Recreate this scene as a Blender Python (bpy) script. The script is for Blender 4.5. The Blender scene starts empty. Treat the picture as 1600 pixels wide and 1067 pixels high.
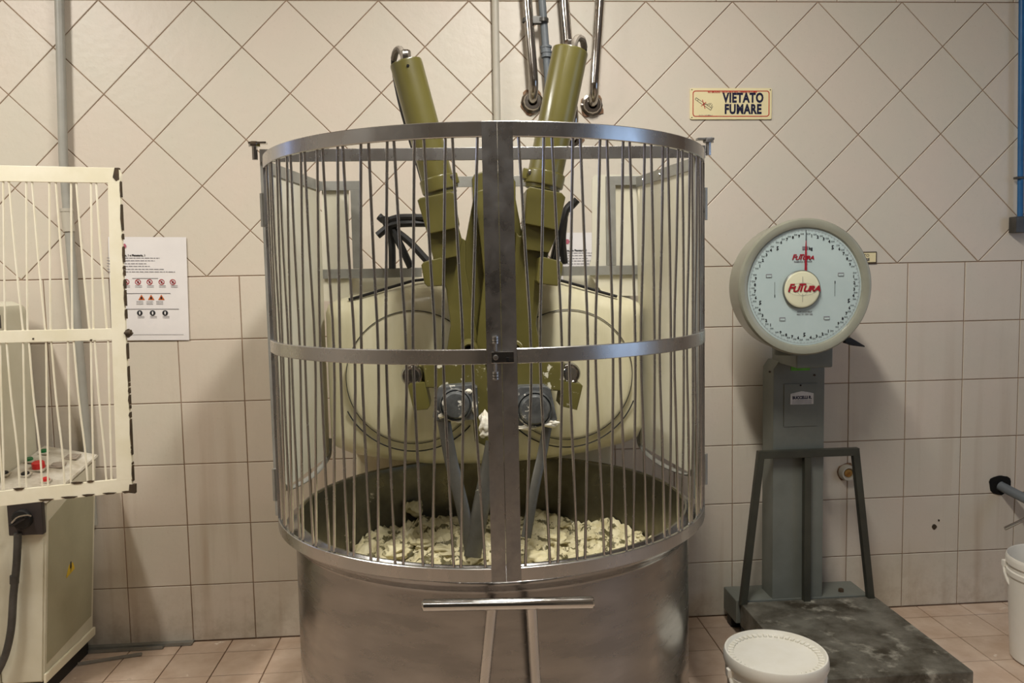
import bpy, bmesh, math, random
from mathutils import Vector, Matrix, noise
random.seed(7)
R = math.radians
SC = bpy.context.scene
COL = SC.collection
def S(r, g, b):
    f = lambda c: (c/255/12.92) if c/255 <= .04045 else ((c/255+.055)/1.055)**2.4
    return (f(r), f(g), f(b), 1)

# ------------------------------------------------------------------ camera
F = 1262.03; CP = Vector((1.16054, -3.27913, 1.4631)); YAW, PIT, ROL = .067175, -.080873, -.019906
FW = Vector((math.sin(YAW)*math.cos(PIT), math.cos(YAW)*math.cos(PIT), math.sin(PIT)))
_r = Vector((math.cos(YAW), -math.sin(YAW), 0)); _u = _r.cross(FW)
RT = _r*math.cos(ROL)+_u*math.sin(ROL); UP = -_r*math.sin(ROL)+_u*math.cos(ROL)
cam = bpy.data.objects.new('camera', bpy.data.cameras.new('camera')); COL.objects.link(cam)
cam.data.sensor_width = 36; cam.data.lens = F*36/1600
M = Matrix((RT, UP, -FW)).transposed().to_4x4(); M.translation = CP
cam.matrix_world = M; SC.camera = cam
def P(x, y, Y=None, X=None, Z=None):
    """real point at a known depth plane, seen along the survey ray (x, y)"""
    d = FW+RT*((x-800)/F)-UP*((y-533.5)/F)
    t = (Y-CP.y)/d.y if Y is not None else (X-CP.x)/d.x if X is not None else (Z-CP.z)/d.z
    return CP+d*t

# ------------------------------------------------------------------ light and exposure
SC.view_settings.view_transform = 'Standard'; SC.view_settings.look = 'None'
SC.view_settings.exposure = 0.12; SC.view_settings.gamma = 1; SC.view_settings.use_curve_mapping = False
w = bpy.data.worlds.new('world'); SC.world = w; w.use_nodes = True
w.node_tree.nodes['Background'].inputs[0].default_value = (.62, .78, 1, 1)
w.node_tree.nodes['Background'].inputs[1].default_value = 1.0
def area(name, loc, target, sx, sy, power, color):
    l = bpy.data.lights.new(name, 'AREA'); l.shape = 'RECTANGLE'; l.size = sx; l.size_y = sy
    l.energy = power; l.color = color
    o = bpy.data.objects.new(name, l); COL.objects.link(o); o.location = loc
    o.rotation_euler = (Vector(target)-Vector(loc)).to_track_quat('-Z', 'Y').to_euler()
    return o
WARM = (1, .965, .90)
area('ceiling_lamp', (1.55, -1.75, 3.18), (1.55, -1.75, 0), .14, 1.1, 66, WARM)
area('ceiling_lamp', (-.95, -1.75, 3.18), (-.95, -1.75, 0), .14, 1.1, 60, WARM)
area('ceiling_lamp', (1.0, -3.6, 3.18), (1.0, -3.6, 0), 1.2, .16, 9, WARM)
area('daylight_window', (5.36, -3.2, 1.75), (2.0, -3.2, 1.75), 2.2, 1.8, 20, (.42, .64, 1))
area('daylight_window', (-1.75, -.03, 2.25), (-1.75, -3, 2.25), .6, .6, 2.0, (.30, .50, 1))

# ------------------------------------------------------------------ helpers: meshes
def link(name, me, m, parent=None):
    o = bpy.data.objects.new(name, me); COL.objects.link(o)
    if m is not None and not len(me.materials): me.materials.append(m)
    if parent is not None: o.parent = parent; o.matrix_parent_inverse = Matrix.Identity(4)
    return o
def finish(bm, name, m, parent=None, smooth=True, ang=40, off=None):
    bmesh.ops.recalc_face_normals(bm, faces=bm.faces)
    if off is not None: bmesh.ops.translate(bm, verts=bm.verts, vec=-Vector(off))
    if smooth:
        for f in bm.faces: f.smooth = True
        for e in bm.edges:
            if len(e.link_faces) == 2 and e.calc_face_angle(0) > R(ang): e.smooth = False
    me = bpy.data.meshes.new(name); bm.to_mesh(me); bm.free()
    o = link(name, me, m, parent)
    if smooth: o.modifiers.new('normals', 'WEIGHTED_NORMAL').keep_sharp = True
    return o
def box(bm, c, s, bev=0, rot=None, seg=2):
    g = bmesh.ops.create_cube(bm, size=1)['verts']
    bmesh.ops.scale(bm, vec=s, verts=g)
    if bev:
        es = list({e for v in g for e in v.link_edges})
        r = bmesh.ops.bevel(bm, geom=es, offset=bev, segments=seg, affect='EDGES', profile=.5)
        g = list({v for f in r['faces'] for v in f.verts} | {v for v in g if v.is_valid})
    if rot is not None: bmesh.ops.rotate(bm, verts=g, cent=(0, 0, 0), matrix=rot)
    bmesh.ops.translate(bm, verts=g, vec=c)
    return g
def box2(bm, a, b, bev=0):
    a, b = Vector(a), Vector(b)
    return box(bm, (a+b)/2, [abs(x) for x in (b-a)], bev)
def bridge(bm, ra, rb):
    n = len(ra)
    for i in range(n): bm.faces.new((ra[i], ra[(i+1) % n], rb[(i+1) % n], rb[i]))
def catmull(pts, n=6):
    pts = [Vector(p) for p in pts]
    if len(pts) < 3: return pts
    o = []; q = [pts[0]*2-pts[1]]+pts+[pts[-1]*2-pts[-2]]
    for i in range(1, len(q)-2):
        a, b, c, d = q[i-1:i+3]
        for k in range(n):
            t = k/n
            o.append(.5*((2*b)+(c-a)*t+(2*a-5*b+4*c-d)*t*t+(3*b-a-3*c+d)*t**3))
    return o+[pts[-1]]
def tube(bm, pts, r, seg=10, cap=True, smooth=0, squash=None):
    pts = [Vector(p) for p in pts]
    if smooth: pts = catmull(pts, smooth)
    rs = r if isinstance(r, (list, tuple)) else [r]*len(pts)
    if len(rs) != len(pts): rs = [rs[0]+(rs[-1]-rs[0])*i/(len(pts)-1) for i in range(len(pts))]
    prev = None; first = None; nrm = None
    for i, p in enumerate(pts):
        t = (pts[min(i+1, len(pts)-1)]-pts[max(i-1, 0)]).normalized()
        if nrm is None:
            nrm = t.orthogonal().normalized() if abs(t.y) > .9 else Vector((0, 1, 0)).cross(t).normalized()
        else:
            nrm = (nrm-t*nrm.dot(t)).normalized()
        b = t.cross(nrm)
        k = squash or 1
        ring = [bm.verts.new(p+(nrm*math.cos(a)+b*math.sin(a)*k)*rs[i]) for a in [2*math.pi*j/seg for j in range(seg)]]
        if prev: bridge(bm, prev, ring)
        else: first = ring
        prev = ring
    if cap: bm.faces.new(first[::-1]); bm.faces.new(prev)
def lathe(bm, prof, c=(0, 0, 0), axis='Z', seg=48, closed=False, a0=0, a1=2*math.pi):
    full = abs(a1-a0-2*math.pi) < 1e-6
    n = seg if full else seg+1
    rings = []
    for (r, h) in prof:
        ring = []
        for j in range(n):
            a = a0+(a1-a0)*j/seg
            x, y = r*math.cos(a), r*math.sin(a)
            v = {'Z': (x, y, h), 'Y': (x, h, y), 'X': (h, x, y)}[axis]
            ring.append(bm.verts.new(Vector(c)+Vector(v)))
            if r < 1e-7: break
        rings.append(ring)
    pr = list(zip(rings, rings[1:]))
    if closed: pr.append((rings[-1], rings[0]))
    for A, B in pr:
        m = n if full else n-1
        for j in range(m):
            k = (j+1) % n
            if len(A) == 1 and len(B) == 1: continue
            if len(A) == 1: bm.faces.new((A[0], B[k], B[j]))
            elif len(B) == 1: bm.faces.new((A[j], A[k], B[0]))
            else: bm.faces.new((A[j], A[k], B[k], B[j]))
def prism(bm, poly, y0, y1, bev=0):
    """polygon in XZ extruded along Y; poly of (x, z)"""
    A = [bm.verts.new((x, y0, z)) for x, z in poly]; B = [bm.verts.new((x, y1, z)) for x, z in poly]
    fs = [bm.faces.new(A), bm.faces.new(B[::-1])]
    n = len(poly)
    for i in range(n): fs.append(bm.faces.new((A[i], B[i], B[(i+1) % n], A[(i+1) % n])))
    bmesh.ops.recalc_face_normals(bm, faces=fs)
    if bev:
        es = [e for e in fs[0].edges]
        bmesh.ops.bevel(bm, geom=es, offset=bev, segments=2, affect='EDGES', profile=.5, clamp_overlap=True)
def ppoly(pts, Y): return [(q.x, q.z) for q in (P(x, y, Y=Y) for x, y in pts)]
def rrect(x0, z0, x1, z1, r, n=4):
    o = []
    for cx, cz, a in ((x1-r, z1-r, 0), (x0+r, z1-r, 90), (x0+r, z0+r, 180), (x1-r, z0+r, 270)):
        for k in range(n+1):
            t = R(a+90*k/n); o.append((cx+r*math.cos(t), cz+r*math.sin(t)))
    return o
def text(s, size, m, parent, loc, rot=(R(90), 0, 0), align='CENTER', bold=0, sx=1, shear=0, depth=.0004, name='lettering', space=1):
    c = bpy.data.curves.new('t', 'FONT'); c.body = s; c.size = size; c.align_x = align; c.align_y = 'CENTER'
    c.offset = bold; c.extrude = depth; c.shear = shear; c.resolution_u = 3; c.space_character = space
    o = bpy.data.objects.new('t', c); COL.objects.link(o)
    dg = bpy.context.evaluated_depsgraph_get(); dg.update()
    me = bpy.data.meshes.new_from_object(o.evaluated_get(dg)); bpy.data.objects.remove(o); bpy.data.curves.remove(c)
    me.transform(Matrix.Diagonal((sx, 1, 1, 1)))
    me.materials.clear()
    q = link(name, me, m, parent); q.location = loc; q.rotation_euler = rot
    return q
def thing(name, label, cat, loc=(0, 0, 0), group=None):
    o = bpy.data.objects.new(name, None); COL.objects.link(o); o.location = loc; o.empty_display_size = .1
    return tag(o, label, cat, group)
def tag(o, label, cat, group=None, kind=None):
    o['label'] = label; o['category'] = cat
    if group: o['group'] = group
    if kind: o['kind'] = kind
    return o
def new(): return bmesh.new()

# ------------------------------------------------------------------ helpers: materials
def nd(nt, t, **k):
    n = nt.nodes.new(t)
    for a, b in k.items():
        if a.startswith('i_'):
            key = a[2:]; n.inputs[int(key) if key.isdigit() else key.replace('_', ' ')].default_value = b
        else: setattr(n, a, b)
    return n
def mat(name, c1, c2=None, rough=.5, metal=0, scale=8, detail=5, lo=.35, hi=.65, bump=0, bscale=None, world=False,
        stretch=None, rvar=0, spot=None, sscale=30, sth=.62, coat=0, ior=1.45, trans=0, spot_rough=None, emit=None, rand=0, sw=.03):
    m = bpy.data.materials.new(name); m.use_nodes = True; nt = m.node_tree; L = nt.links.new
    b = nt.nodes['Principled BSDF']
    b.inputs['Base Color'].default_value = c1; b.inputs['Roughness'].default_value = rough
    b.inputs['Metallic'].default_value = metal; b.inputs['Coat Weight'].default_value = coat; b.inputs['IOR'].default_value = ior
    b.inputs['Coat Roughness'].default_value = .12
    if trans: b.inputs['Transmission Weight'].default_value = trans
    if emit: b.inputs['Emission Color'].default_value = c1; b.inputs['Emission Strength'].default_value = emit
    if world: co = nd(nt, 'ShaderNodeNewGeometry').outputs['Position']
    else: co = nd(nt, 'ShaderNodeTexCoord').outputs['Object']
    if stretch:
        mp = nd(nt, 'ShaderNodeMapping'); mp.inputs['Scale'].default_value = stretch; L(co, mp.inputs[0]); cs = mp.outputs[0]
    else: cs = co
    col = None
    if c2 is not None:
        n = nd(nt, 'ShaderNodeTexNoise', i_Scale=scale, i_Detail=detail, i_Roughness=.6); L(cs, n.inputs['Vector'])
        mr = nd(nt, 'ShaderNodeMapRange'); mr.inputs[1].default_value = lo; mr.inputs[2].default_value = hi; L(n.outputs[0], mr.inputs[0])
        mx = nd(nt, 'ShaderNodeMix', data_type='RGBA'); mx.inputs[6].default_value = c1; mx.inputs[7].default_value = c2
        L(mr.outputs[0], mx.inputs[0]); col = mx.outputs[2]
        if rvar:
            r2 = nd(nt, 'ShaderNodeMapRange'); r2.inputs[3].default_value = max(0, rough-rvar); r2.inputs[4].default_value = min(1, rough+rvar)
            L(n.outputs[0], r2.inputs[0]); r2.inputs[1].default_value = .3; r2.inputs[2].default_value = .7; L(r2.outputs[0], b.inputs['Roughness'])
    if rand:
        oi = nd(nt, 'ShaderNodeObjectInfo'); hs = nd(nt, 'ShaderNodeHueSaturation'); rr = nd(nt, 'ShaderNodeMapRange')
        rr.inputs[3].default_value = 1-rand; rr.inputs[4].default_value = 1+rand; L(oi.outputs['Random'], rr.inputs[0]); L(rr.outputs[0], hs.inputs['Value'])
        if col: L(col, hs.inputs['Color'])
        else: hs.inputs['Color'].default_value = c1
        col = hs.outputs[0]
    if spot is not None:
        n3 = nd(nt, 'ShaderNodeTexNoise', i_Scale=sscale, i_Detail=6, i_Roughness=.65); L(co, n3.inputs['Vector'])
        m3 = nd(nt, 'ShaderNodeMapRange'); m3.inputs[1].default_value = sth; m3.inputs[2].default_value = sth+sw; L(n3.outputs[0], m3.inputs[0])
        x3 = nd(nt, 'ShaderNodeMix', data_type='RGBA'); x3.inputs[7].default_value = spot
        if col: L(col, x3.inputs[6])
        else: x3.inputs[6].default_value = c1
        L(m3.outputs[0], x3.inputs[0]); col = x3.outputs[2]
        if metal:
            mm = nd(nt, 'ShaderNodeMapRange'); mm.inputs[3].default_value = metal; mm.inputs[4].default_value = 0; L(m3.outputs[0], mm.inputs[0]); L(mm.outputs[0], b.inputs['Metallic'])
    if col: L(col, b.inputs['Base Color'])
    if bump:
        n4 = nd(nt, 'ShaderNodeTexNoise', i_Scale=bscale or scale*3, i_Detail=4); L(cs, n4.inputs['Vector'])
        bp = nd(nt, 'ShaderNodeBump', i_Strength=bump, i_Distance=.01); L(n4.outputs[0], bp.inputs['Height']); L(bp.outputs[0], b.inputs['Normal'])
    return m

def tile_material():
    m = bpy.data.materials.new('wall_tile_glaze'); m.use_nodes = True; nt = m.node_tree; L = nt.links.new
    b = nt.nodes['Principled BSDF']; b.inputs['Roughness'].default_value = .42
    pos = nd(nt, 'ShaderNodeNewGeometry').outputs['Position']
    oi = nd(nt, 'ShaderNodeObjectInfo')
    n1 = nd(nt, 'ShaderNodeTexNoise', i_Scale=5, i_Detail=4); L(pos, n1.inputs['Vector'])
    ad = nd(nt, 'ShaderNodeMath', operation='ADD'); L(n1.outputs[0], ad.inputs[0])
    sc = nd(nt, 'ShaderNodeMath', operation='MULTIPLY'); L(oi.outputs['Random'], sc.inputs[0]); sc.inputs[1].default_value = .35; L(sc.outputs[0], ad.inputs[1])
    mr = nd(nt, 'ShaderNodeMapRange'); mr.inputs[1].default_value = .4; mr.inputs[2].default_value = .95; L(ad.outputs[0], mr.inputs[0])
    mx = nd(nt, 'ShaderNodeMix', data_type='RGBA'); mx.inputs[6].default_value = S(207, 195, 180); mx.inputs[7].default_value = S(202, 195, 179)
    L(mr.outputs[0], mx.inputs[0])
    # fine speckle
    n2 = nd(nt, 'ShaderNodeTexNoise', i_Scale=90, i_Detail=3); L(pos, n2.inputs['Vector'])
    r2 = nd(nt, 'ShaderNodeMapRange'); r2.inputs[1].default_value = .6; r2.inputs[2].default_value = .8; r2.inputs[4].default_value = .25; L(n2.outputs[0], r2.inputs[0])
    m2 = nd(nt, 'ShaderNodeMix', data_type='RGBA'); m2.inputs[7].default_value = S(178, 160, 140); L(mx.outputs[2], m2.inputs[6]); L(r2.outputs[0], m2.inputs[0])
    # old splash streaks running down the lower wall
    mp = nd(nt, 'ShaderNodeMapping'); mp.inputs['Scale'].default_value = (14, 1, .8); L(pos, mp.inputs[0])
    n3 = nd(nt, 'ShaderNodeTexNoise', i_Scale=1, i_Detail=4); L(mp.outputs[0], n3.inputs['Vector'])
    r3 = nd(nt, 'ShaderNodeMapRange'); r3.inputs[1].default_value = .52; r3.inputs[2].default_value = .8; L(n3.outputs[0], r3.inputs[0])
    sx = nd(nt, 'ShaderNodeSeparateXYZ'); L(pos, sx.inputs[0])
    rz = nd(nt, 'ShaderNodeMapRange'); rz.inputs[1].default_value = 1.5; rz.inputs[2].default_value = .35; rz.inputs[3].default_value = 0; rz.inputs[4].default_value = .55; L(sx.outputs[2], rz.inputs[0])
    mu = nd(nt, 'ShaderNodeMath', operation='MULTIPLY'); L(r3.outputs[0], mu.inputs[0]); L(rz.outputs[0], mu.inputs[1])
    m3 = nd(nt, 'ShaderNodeMix', data_type='RGBA'); m3.inputs[7].default_value = S(158, 132, 104); L(m2.outputs[2], m3.inputs[6]); L(mu.outputs[0], m3.inputs[0])
    # grime near the floor
    n5 = nd(nt, 'ShaderNodeTexNoise', i_Scale=11, i_Detail=6, i_Roughness=.7); L(pos, n5.inputs['Vector'])
    rf = nd(nt, 'ShaderNodeMapRange'); rf.inputs[1].default_value = .3; rf.inputs[2].default_value = 0; rf.inputs[3].default_value = 0; rf.inputs[4].default_value = .5; L(sx.outputs[2], rf.inputs[0])
    r5 = nd(nt, 'ShaderNodeMapRange'); r5.inputs[1].default_value = .45; r5.inputs[2].default_value = .75; L(n5.outputs[0], r5.inputs[0])
    m5 = nd(nt, 'ShaderNodeMath', operation='MULTIPLY'); L(rf.outputs[0], m5.inputs[0]); L(r5.outputs[0], m5.inputs[1])
    m6 = nd(nt, 'ShaderNodeMix', data_type='RGBA'); m6.inputs[7].default_value = S(128, 104, 72); L(m3.outputs[2], m6.inputs[6]); L(m5.outputs[0], m6.inputs[0])
    L(m6.outputs[2], b.inputs['Base Color'])
    bp = nd(nt, 'ShaderNodeBump', i_Strength=.12, i_Distance=.01)
    n7 = nd(nt, 'ShaderNodeTexNoise', i_Scale=28, i_Detail=4); L(pos, n7.inputs['Vector']); L(n7.outputs[0], bp.inputs['Height']); L(bp.outputs[0], b.inputs['Normal'])
    return m

M_TILE = tile_material()
M_GROUT = mat('grout', S(158, 132, 110), S(132, 108, 88), rough=.9, scale=6, world=True)
M_FTILE = mat('floor_tile', S(208, 187, 167), S(188, 163, 141), rough=.38, scale=7, world=True, rand=.05, spot=S(225, 212, 196), sscale=9, sth=.66, bump=.08, rvar=.12)
M_FGROUT = mat('floor_grout', S(104, 78, 58), S(84, 62, 46), rough=.9, scale=9, world=True)
M_PLASTER = mat('room_plaster', S(200, 192, 180), S(186, 178, 166), rough=.8, scale=2, world=True)
M_CEIL = mat('ceiling_paint', S(214, 206, 192), S(200, 192, 178), rough=.9, scale=2, world=True)
M_STEEL = mat('brushed_steel', (.54, .53, .515, 1), (.47, .465, .45, 1), rough=.28, metal=1, scale=9, rvar=.07, stretch=(1, 1, .6))
M_STILE = mat('smeared_steel', (.42, .415, .41, 1), (.29, .285, .28, 1), rough=.34, metal=1, scale=16, rvar=.12, spot=(.62, .60, .55, 1), sscale=30, sth=.72)
M_ROD = mat('steel_rod', (.60, .59, .58, 1), (.50, .49, .48, 1), rough=.22, metal=1, scale=22, rvar=.08, spot=S(216, 205, 184), sscale=38, sth=.74)
M_BOWL = mat('bowl_steel', (.31, .30, .29, 1), (.25, .243, .235, 1), rough=.24, metal=1, scale=5, rvar=.10, stretch=(1, 1, 4), spot=(.68, .66, .62, 1), sscale=34, sth=.80, bump=.006, bscale=3)
M_BOWLIN = mat('bowl_inside_shaded_steel', (.17, .155, .105, 1), (.11, .10, .066, 1), rough=.36, metal=.8, scale=9, rvar=.12, spot=S(168, 158, 132), sscale=14, sth=.66)  # dark olive tone holds the shade inside the bowl; pale spots are smears
M_CHROME = mat('polished_steel', (.56, .55, .53, 1), (.48, .47, .45, 1), rough=.10, metal=1, scale=10, rvar=.05)
M_GREYFR = mat('grey_frame_metal', S(158, 157, 150), S(138, 137, 129), rough=.42, metal=.35, scale=9)
M_CREAM = mat('cream_enamel', S(214, 208, 180), S(202, 195, 162), rough=.32, scale=6, coat=.3, spot=S(120, 96, 60), sscale=34, sth=.745, stretch=(3, 1, .6))
M_PANEL = mat('cream_panel', S(206, 202, 186), S(198, 193, 172), rough=.45, scale=5)
M_OLIVE = mat('olive_enamel', S(98, 92, 47), S(86, 80, 38), rough=.33, scale=5, coat=.3, lo=.3, hi=.7)
M_OLIVE2 = mat('olive_enamel_floured', S(98, 92, 48), S(86, 80, 40), rough=.35, scale=5, coat=.2, spot=S(205, 200, 178), sscale=26, sth=.60)
M_CAPGREY = mat('floured_grey_metal', S(120, 122, 122), S(86, 88, 88), rough=.4, metal=.5, scale=20, spot=S(214, 210, 198), sscale=24, sth=.60)
M_BLACK = mat('black_rubber', S(22, 22, 22), S(34, 33, 32), rough=.5, scale=20)
M_HOSE = mat('hose_sleeve', S(126, 118, 106), S(96, 88, 78), rough=.6, scale=40)
M_DOUGH = mat('dough', S(216, 207, 172), S(190, 179, 138), rough=.55, scale=22, spot=S(92, 85, 54), sscale=17, sth=.54, bump=.5, bscale=40)
M_FLOUR = mat('white_dough', S(238, 234, 220), S(222, 214, 192), rough=.7, scale=30, bump=.4, bscale=60)
M_WHITEDOOR = mat('chipped_white_paint', S(236, 230, 208), S(226, 219, 192), rough=.4, scale=8, coat=.2, spot=S(48, 38, 26), sscale=26, sth=.775)
M_CHIP = mat('rusty_bare_metal', S(52, 42, 30), S(74, 58, 38), rough=.7, scale=40)
M_CABINET = mat('cabinet_enamel', S(214, 210, 190), S(202, 197, 174), rough=.45, scale=5, spot=S(60, 50, 36), sscale=18, sth=.80)
M_CABSIDE = mat('cabinet_side_enamel', S(172, 168, 142), S(160, 156, 130), rough=.5, scale=4)
M_CONSOLE = mat('console_plate', S(216, 210, 196), S(178, 168, 148), rough=.5, scale=16)
M_GREYPVC = mat('grey_pvc', S(164, 162, 153), S(152, 150, 141), rough=.45, scale=6)
M_PVC2 = mat('dark_grey_pvc', S(112, 118, 122), S(96, 102, 106), rough=.45, scale=9)
M_PVC3 = mat('beige_pvc', S(186, 180, 166), S(176, 170, 155), rough=.45, scale=6)
M_CONDUIT = mat('dark_conduit', S(84, 82, 78), S(64, 62, 58), rough=.4, scale=12, metal=.3)
M_BLUE = mat('blue_paint', S(38, 98, 150), S(30, 84, 132), rough=.4, scale=8)
M_RUSTY = mat('mortar_rust', S(160, 132, 104), S(96, 64, 44), rough=.9, scale=22, bump=.5)
M_PIPE = mat('pipe_steel', (.50, .47, .43, 1), (.40, .37, .33, 1), rough=.12, metal=1, scale=12, rvar=.06)
M_PAPER = mat('paper', S(226, 222, 220), S(218, 214, 212), rough=.7, scale=4)
M_SIGN = mat('sign_plate', S(228, 216, 172), S(222, 208, 162), rough=.4, scale=5)
M_RED = mat('red_ink', S(176, 46, 36), rough=.5)
M_ORANGE = mat('orange_ink', S(188, 96, 40), rough=.5)
M_INK = mat('black_ink', S(26, 26, 30), rough=.6)
M_GREYINK = mat('grey_ink', S(120, 118, 122), rough=.6)
M_PINKINK = mat('pink_ink', S(176, 96, 112), rough=.6)
M_NAVY = mat('navy_ink', S(16, 16, 50), rough=.5)
M_CRIMSON = mat('crimson_enamel', S(160, 26, 40), S(150, 22, 36), rough=.4, scale=9)
M_SCALEGREY = mat('scale_case_enamel', S(150, 150, 134), S(138, 138, 122), rough=.35, scale=6, coat=.3)
M_DIAL = mat('dial_face', S(188, 203, 200), S(180, 196, 193), rough=.25, scale=5, coat=.5)
M_HUB = mat('dial_hub', S(222, 220, 188), S(214, 212, 180), rough=.3, scale=6, coat=.4)
M_COLUMN = mat('column_enamel', S(118, 121, 113), S(107, 110, 102), rough=.4, scale=7, metal=.15)
M_FRAMEDK = mat('dark_frame_enamel', S(62, 62, 52), S(50, 50, 42), rough=.4, scale=9)
M_PLATF = mat('worn_platform_steel', S(124, 121, 110), S(60, 54, 42), rough=.5, metal=.25, scale=7, detail=8, spot=S(160, 156, 142), sscale=12, sth=.54, sw=.16, bump=.2, bscale=30, rvar=.15)
M_PLATS = mat('platform_side', S(58, 58, 48), S(46, 46, 38), rough=.5, scale=8)
M_GREENST = mat('green_sticker', S(98, 168, 44), S(84, 148, 40), rough=.4, scale=60)
M_FOIL = mat('foil_sticker', S(206, 204, 200), S(184, 182, 178), rough=.35, scale=30, metal=.4)
M_BUCKET = mat('white_plastic', S(232, 228, 218), S(226, 221, 208), rough=.32, scale=5)
M_LID = mat('lid_plastic', S(228, 225, 214), S(220, 216, 202), rough=.4, scale=9)
M_YELLOW = mat('yellow_sticker', S(214, 182, 44), S(198, 166, 38), rough=.4, scale=30)
M_BRASS = mat('old_brass', S(190, 150, 80), S(130, 90, 46), rough=.4, metal=.7, scale=30)
M_BTNGREEN = mat('green_button', S(24, 110, 60), rough=.35)
M_BTNRED = mat('red_button', S(206, 44, 44), rough=.35)
M_BTNGREY = mat('grey_button', S(160, 148, 134), rough=.4)
M_VOID = mat('dark_hole', S(10, 9, 8), rough=1)
M_SWITCH = mat('switch_box', S(58, 52, 50), S(48, 43, 42), rough=.4, scale=12)
M_STRIP = mat('galvanised_strip', S(158, 157, 150), S(138, 137, 130), rough=.4, metal=.5, scale=9)
M_WHITEROD = mat('white_rod_paint', S(238, 232, 212), S(228, 220, 194), rough=.4, scale=12, spot=S(60, 46, 30), sscale=24, sth=.80)

# ------------------------------------------------------------------ the room shell
ZB = 1.4848; T = .25; U = T/math.sqrt(2); ZT = ZB+6*U       # tile band heights
X0, X1, YF, ZC = -3.2, 5.4, -6.2, 3.35
def slab(name, a, b, m):
    bm = new(); box2(bm, a, b); o = finish(bm, name, m, smooth=False); o['kind'] = 'structure'; return o
wall = slab('wall_back', (X0, .0035, -.05), (X1, .15, ZC), M_GROUT)
slab('wall_left', (X0-.15, YF, -.05), (X0, .15, ZC), M_PLASTER)
slab('wall_right', (X1, YF, -.05), (X1+.15, .15, ZC), M_PLASTER)
slab('wall_front', (X0, YF-.15, -.05), (X1, YF, ZC), mat('front_wall_paint', S(150, 142, 130), S(138, 130, 118), rough=.8, scale=2, world=True))
bm = new(); box2(bm, (.45, YF, 0), (1.95, YF+.03, 2.15), .004); o = finish(bm, 'dark_reflection_panel', mat('reflection_panel_dark', S(44, 40, 36), S(36, 33, 30), rough=.6, scale=3)); o['kind'] = 'structure'  # added door-shaped dark panel, unseen behind the camera, to darken reflections in the stiles
bm = new(); box2(bm, (1.86, YF+.03, 1.0), (1.82, YF+.07, 1.14), .004); finish(bm, 'reflection_panel_handle', M_STEEL, o)  # handle on the added panel
slab('ceiling', (X0-.15, YF-.15, ZC), (X1+.15, .15, ZC+.15), M_CEIL)
def floor_material():
    m = bpy.data.materials.new('floor_base'); m.use_nodes = True; nt = m.node_tree; L = nt.links.new; b = nt.nodes['Principled BSDF']
    b.inputs['Roughness'].default_value = .5
    pos = nd(nt, 'ShaderNodeNewGeometry').outputs['Position']
    mp = nd(nt, 'ShaderNodeMapping'); mp.inputs['Location'].default_value = (-3.1178, .1125, 0); L(pos, mp.inputs[0])
    br = nd(nt, 'ShaderNodeTexBrick', offset=0, squash=1); br.inputs['Scale'].default_value = 1; br.inputs['Brick Width'].default_value = .1939; br.inputs['Row Height'].default_value = .1939
    br.inputs['Mortar Size'].default_value = .002; br.inputs['Color1'].default_value = S(188, 168, 149); br.inputs['Color2'].default_value = S(174, 153, 134); br.inputs['Mortar'].default_value = S(104, 78, 58)  # bricks toned darker than the laid tiles, dimming the floor reflected in steel
    L(mp.outputs[0], br.inputs['Vector'])
    sx = nd(nt, 'ShaderNodeSeparateXYZ'); L(pos, sx.inputs[0])
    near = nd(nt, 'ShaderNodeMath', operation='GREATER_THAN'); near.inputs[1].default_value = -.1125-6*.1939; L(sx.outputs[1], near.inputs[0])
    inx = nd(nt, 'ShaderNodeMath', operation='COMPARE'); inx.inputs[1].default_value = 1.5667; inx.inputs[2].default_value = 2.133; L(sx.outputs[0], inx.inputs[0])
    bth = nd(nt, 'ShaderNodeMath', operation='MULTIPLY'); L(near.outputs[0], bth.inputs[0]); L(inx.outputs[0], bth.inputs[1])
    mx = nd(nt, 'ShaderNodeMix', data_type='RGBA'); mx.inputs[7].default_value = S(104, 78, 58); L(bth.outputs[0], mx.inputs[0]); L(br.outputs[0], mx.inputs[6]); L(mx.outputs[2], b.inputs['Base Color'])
    return m
floor = slab('floor', (X0-.15, YF-.15, -.15), (X1+.15, .15, -.0035), floor_material())

def tile_mesh(name, poly, gap, th, bev, m):
    """tile in the XZ plane, front at y=0 facing -Y"""
    c = Vector((sum(p[0] for p in poly)/len(poly), sum(p[1] for p in poly)/len(poly)))
    def inset(d):
        n = len(poly); o = []
        for i in range(n):
            a, b, e = Vector(poly[i-1]), Vector(poly[i]), Vector(poly[(i+1) % n])
            d1, d2 = (b-a).normalized(), (e-b).normalized()
            n1, n2 = Vector((-d1.y, d1.x)), Vector((-d2.y, d2.x))
            k = (n1+n2); k = k/(k.dot(n1))
            o.append(b+k*d)
        return o
    bm = new(); rings = []
    for d, y in ((gap/2, th), (gap/2, bev*.8), (gap/2+bev*.35, bev*.25), (gap/2+bev, 0)):
        rings.append([bm.verts.new((q.x, y, q.y)) for q in inset(d)])
    for A, B in zip(rings, rings[1:]): bridge(bm, A, B)
    f = bm.faces.new(rings[-1])
    bmesh.ops.recalc_face_normals(bm, faces=bm.faces)
    if f.normal.y > 0: bmesh.ops.reverse_faces(bm, faces=bm.faces)
    for q in bm.faces:
        if q is not f and f.is_valid: q.smooth = False
    me = bpy.data.meshes.new(name); bm.to_mesh(me); bm.free(); me.materials.append(m); return me
G = .0034
sq = tile_mesh('tile', [(-T/2, -T/2), (T/2, -T/2), (T/2, T/2), (-T/2, T/2)], G, .006, .0022, M_TILE)
HB = .2348                                                     # height of the cut bottom row
sqb = tile_mesh('tile', [(-T/2, -HB/2), (T/2, -HB/2), (T/2, HB/2), (-T/2, HB/2)], G, .006, .0022, M_TILE)
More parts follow.
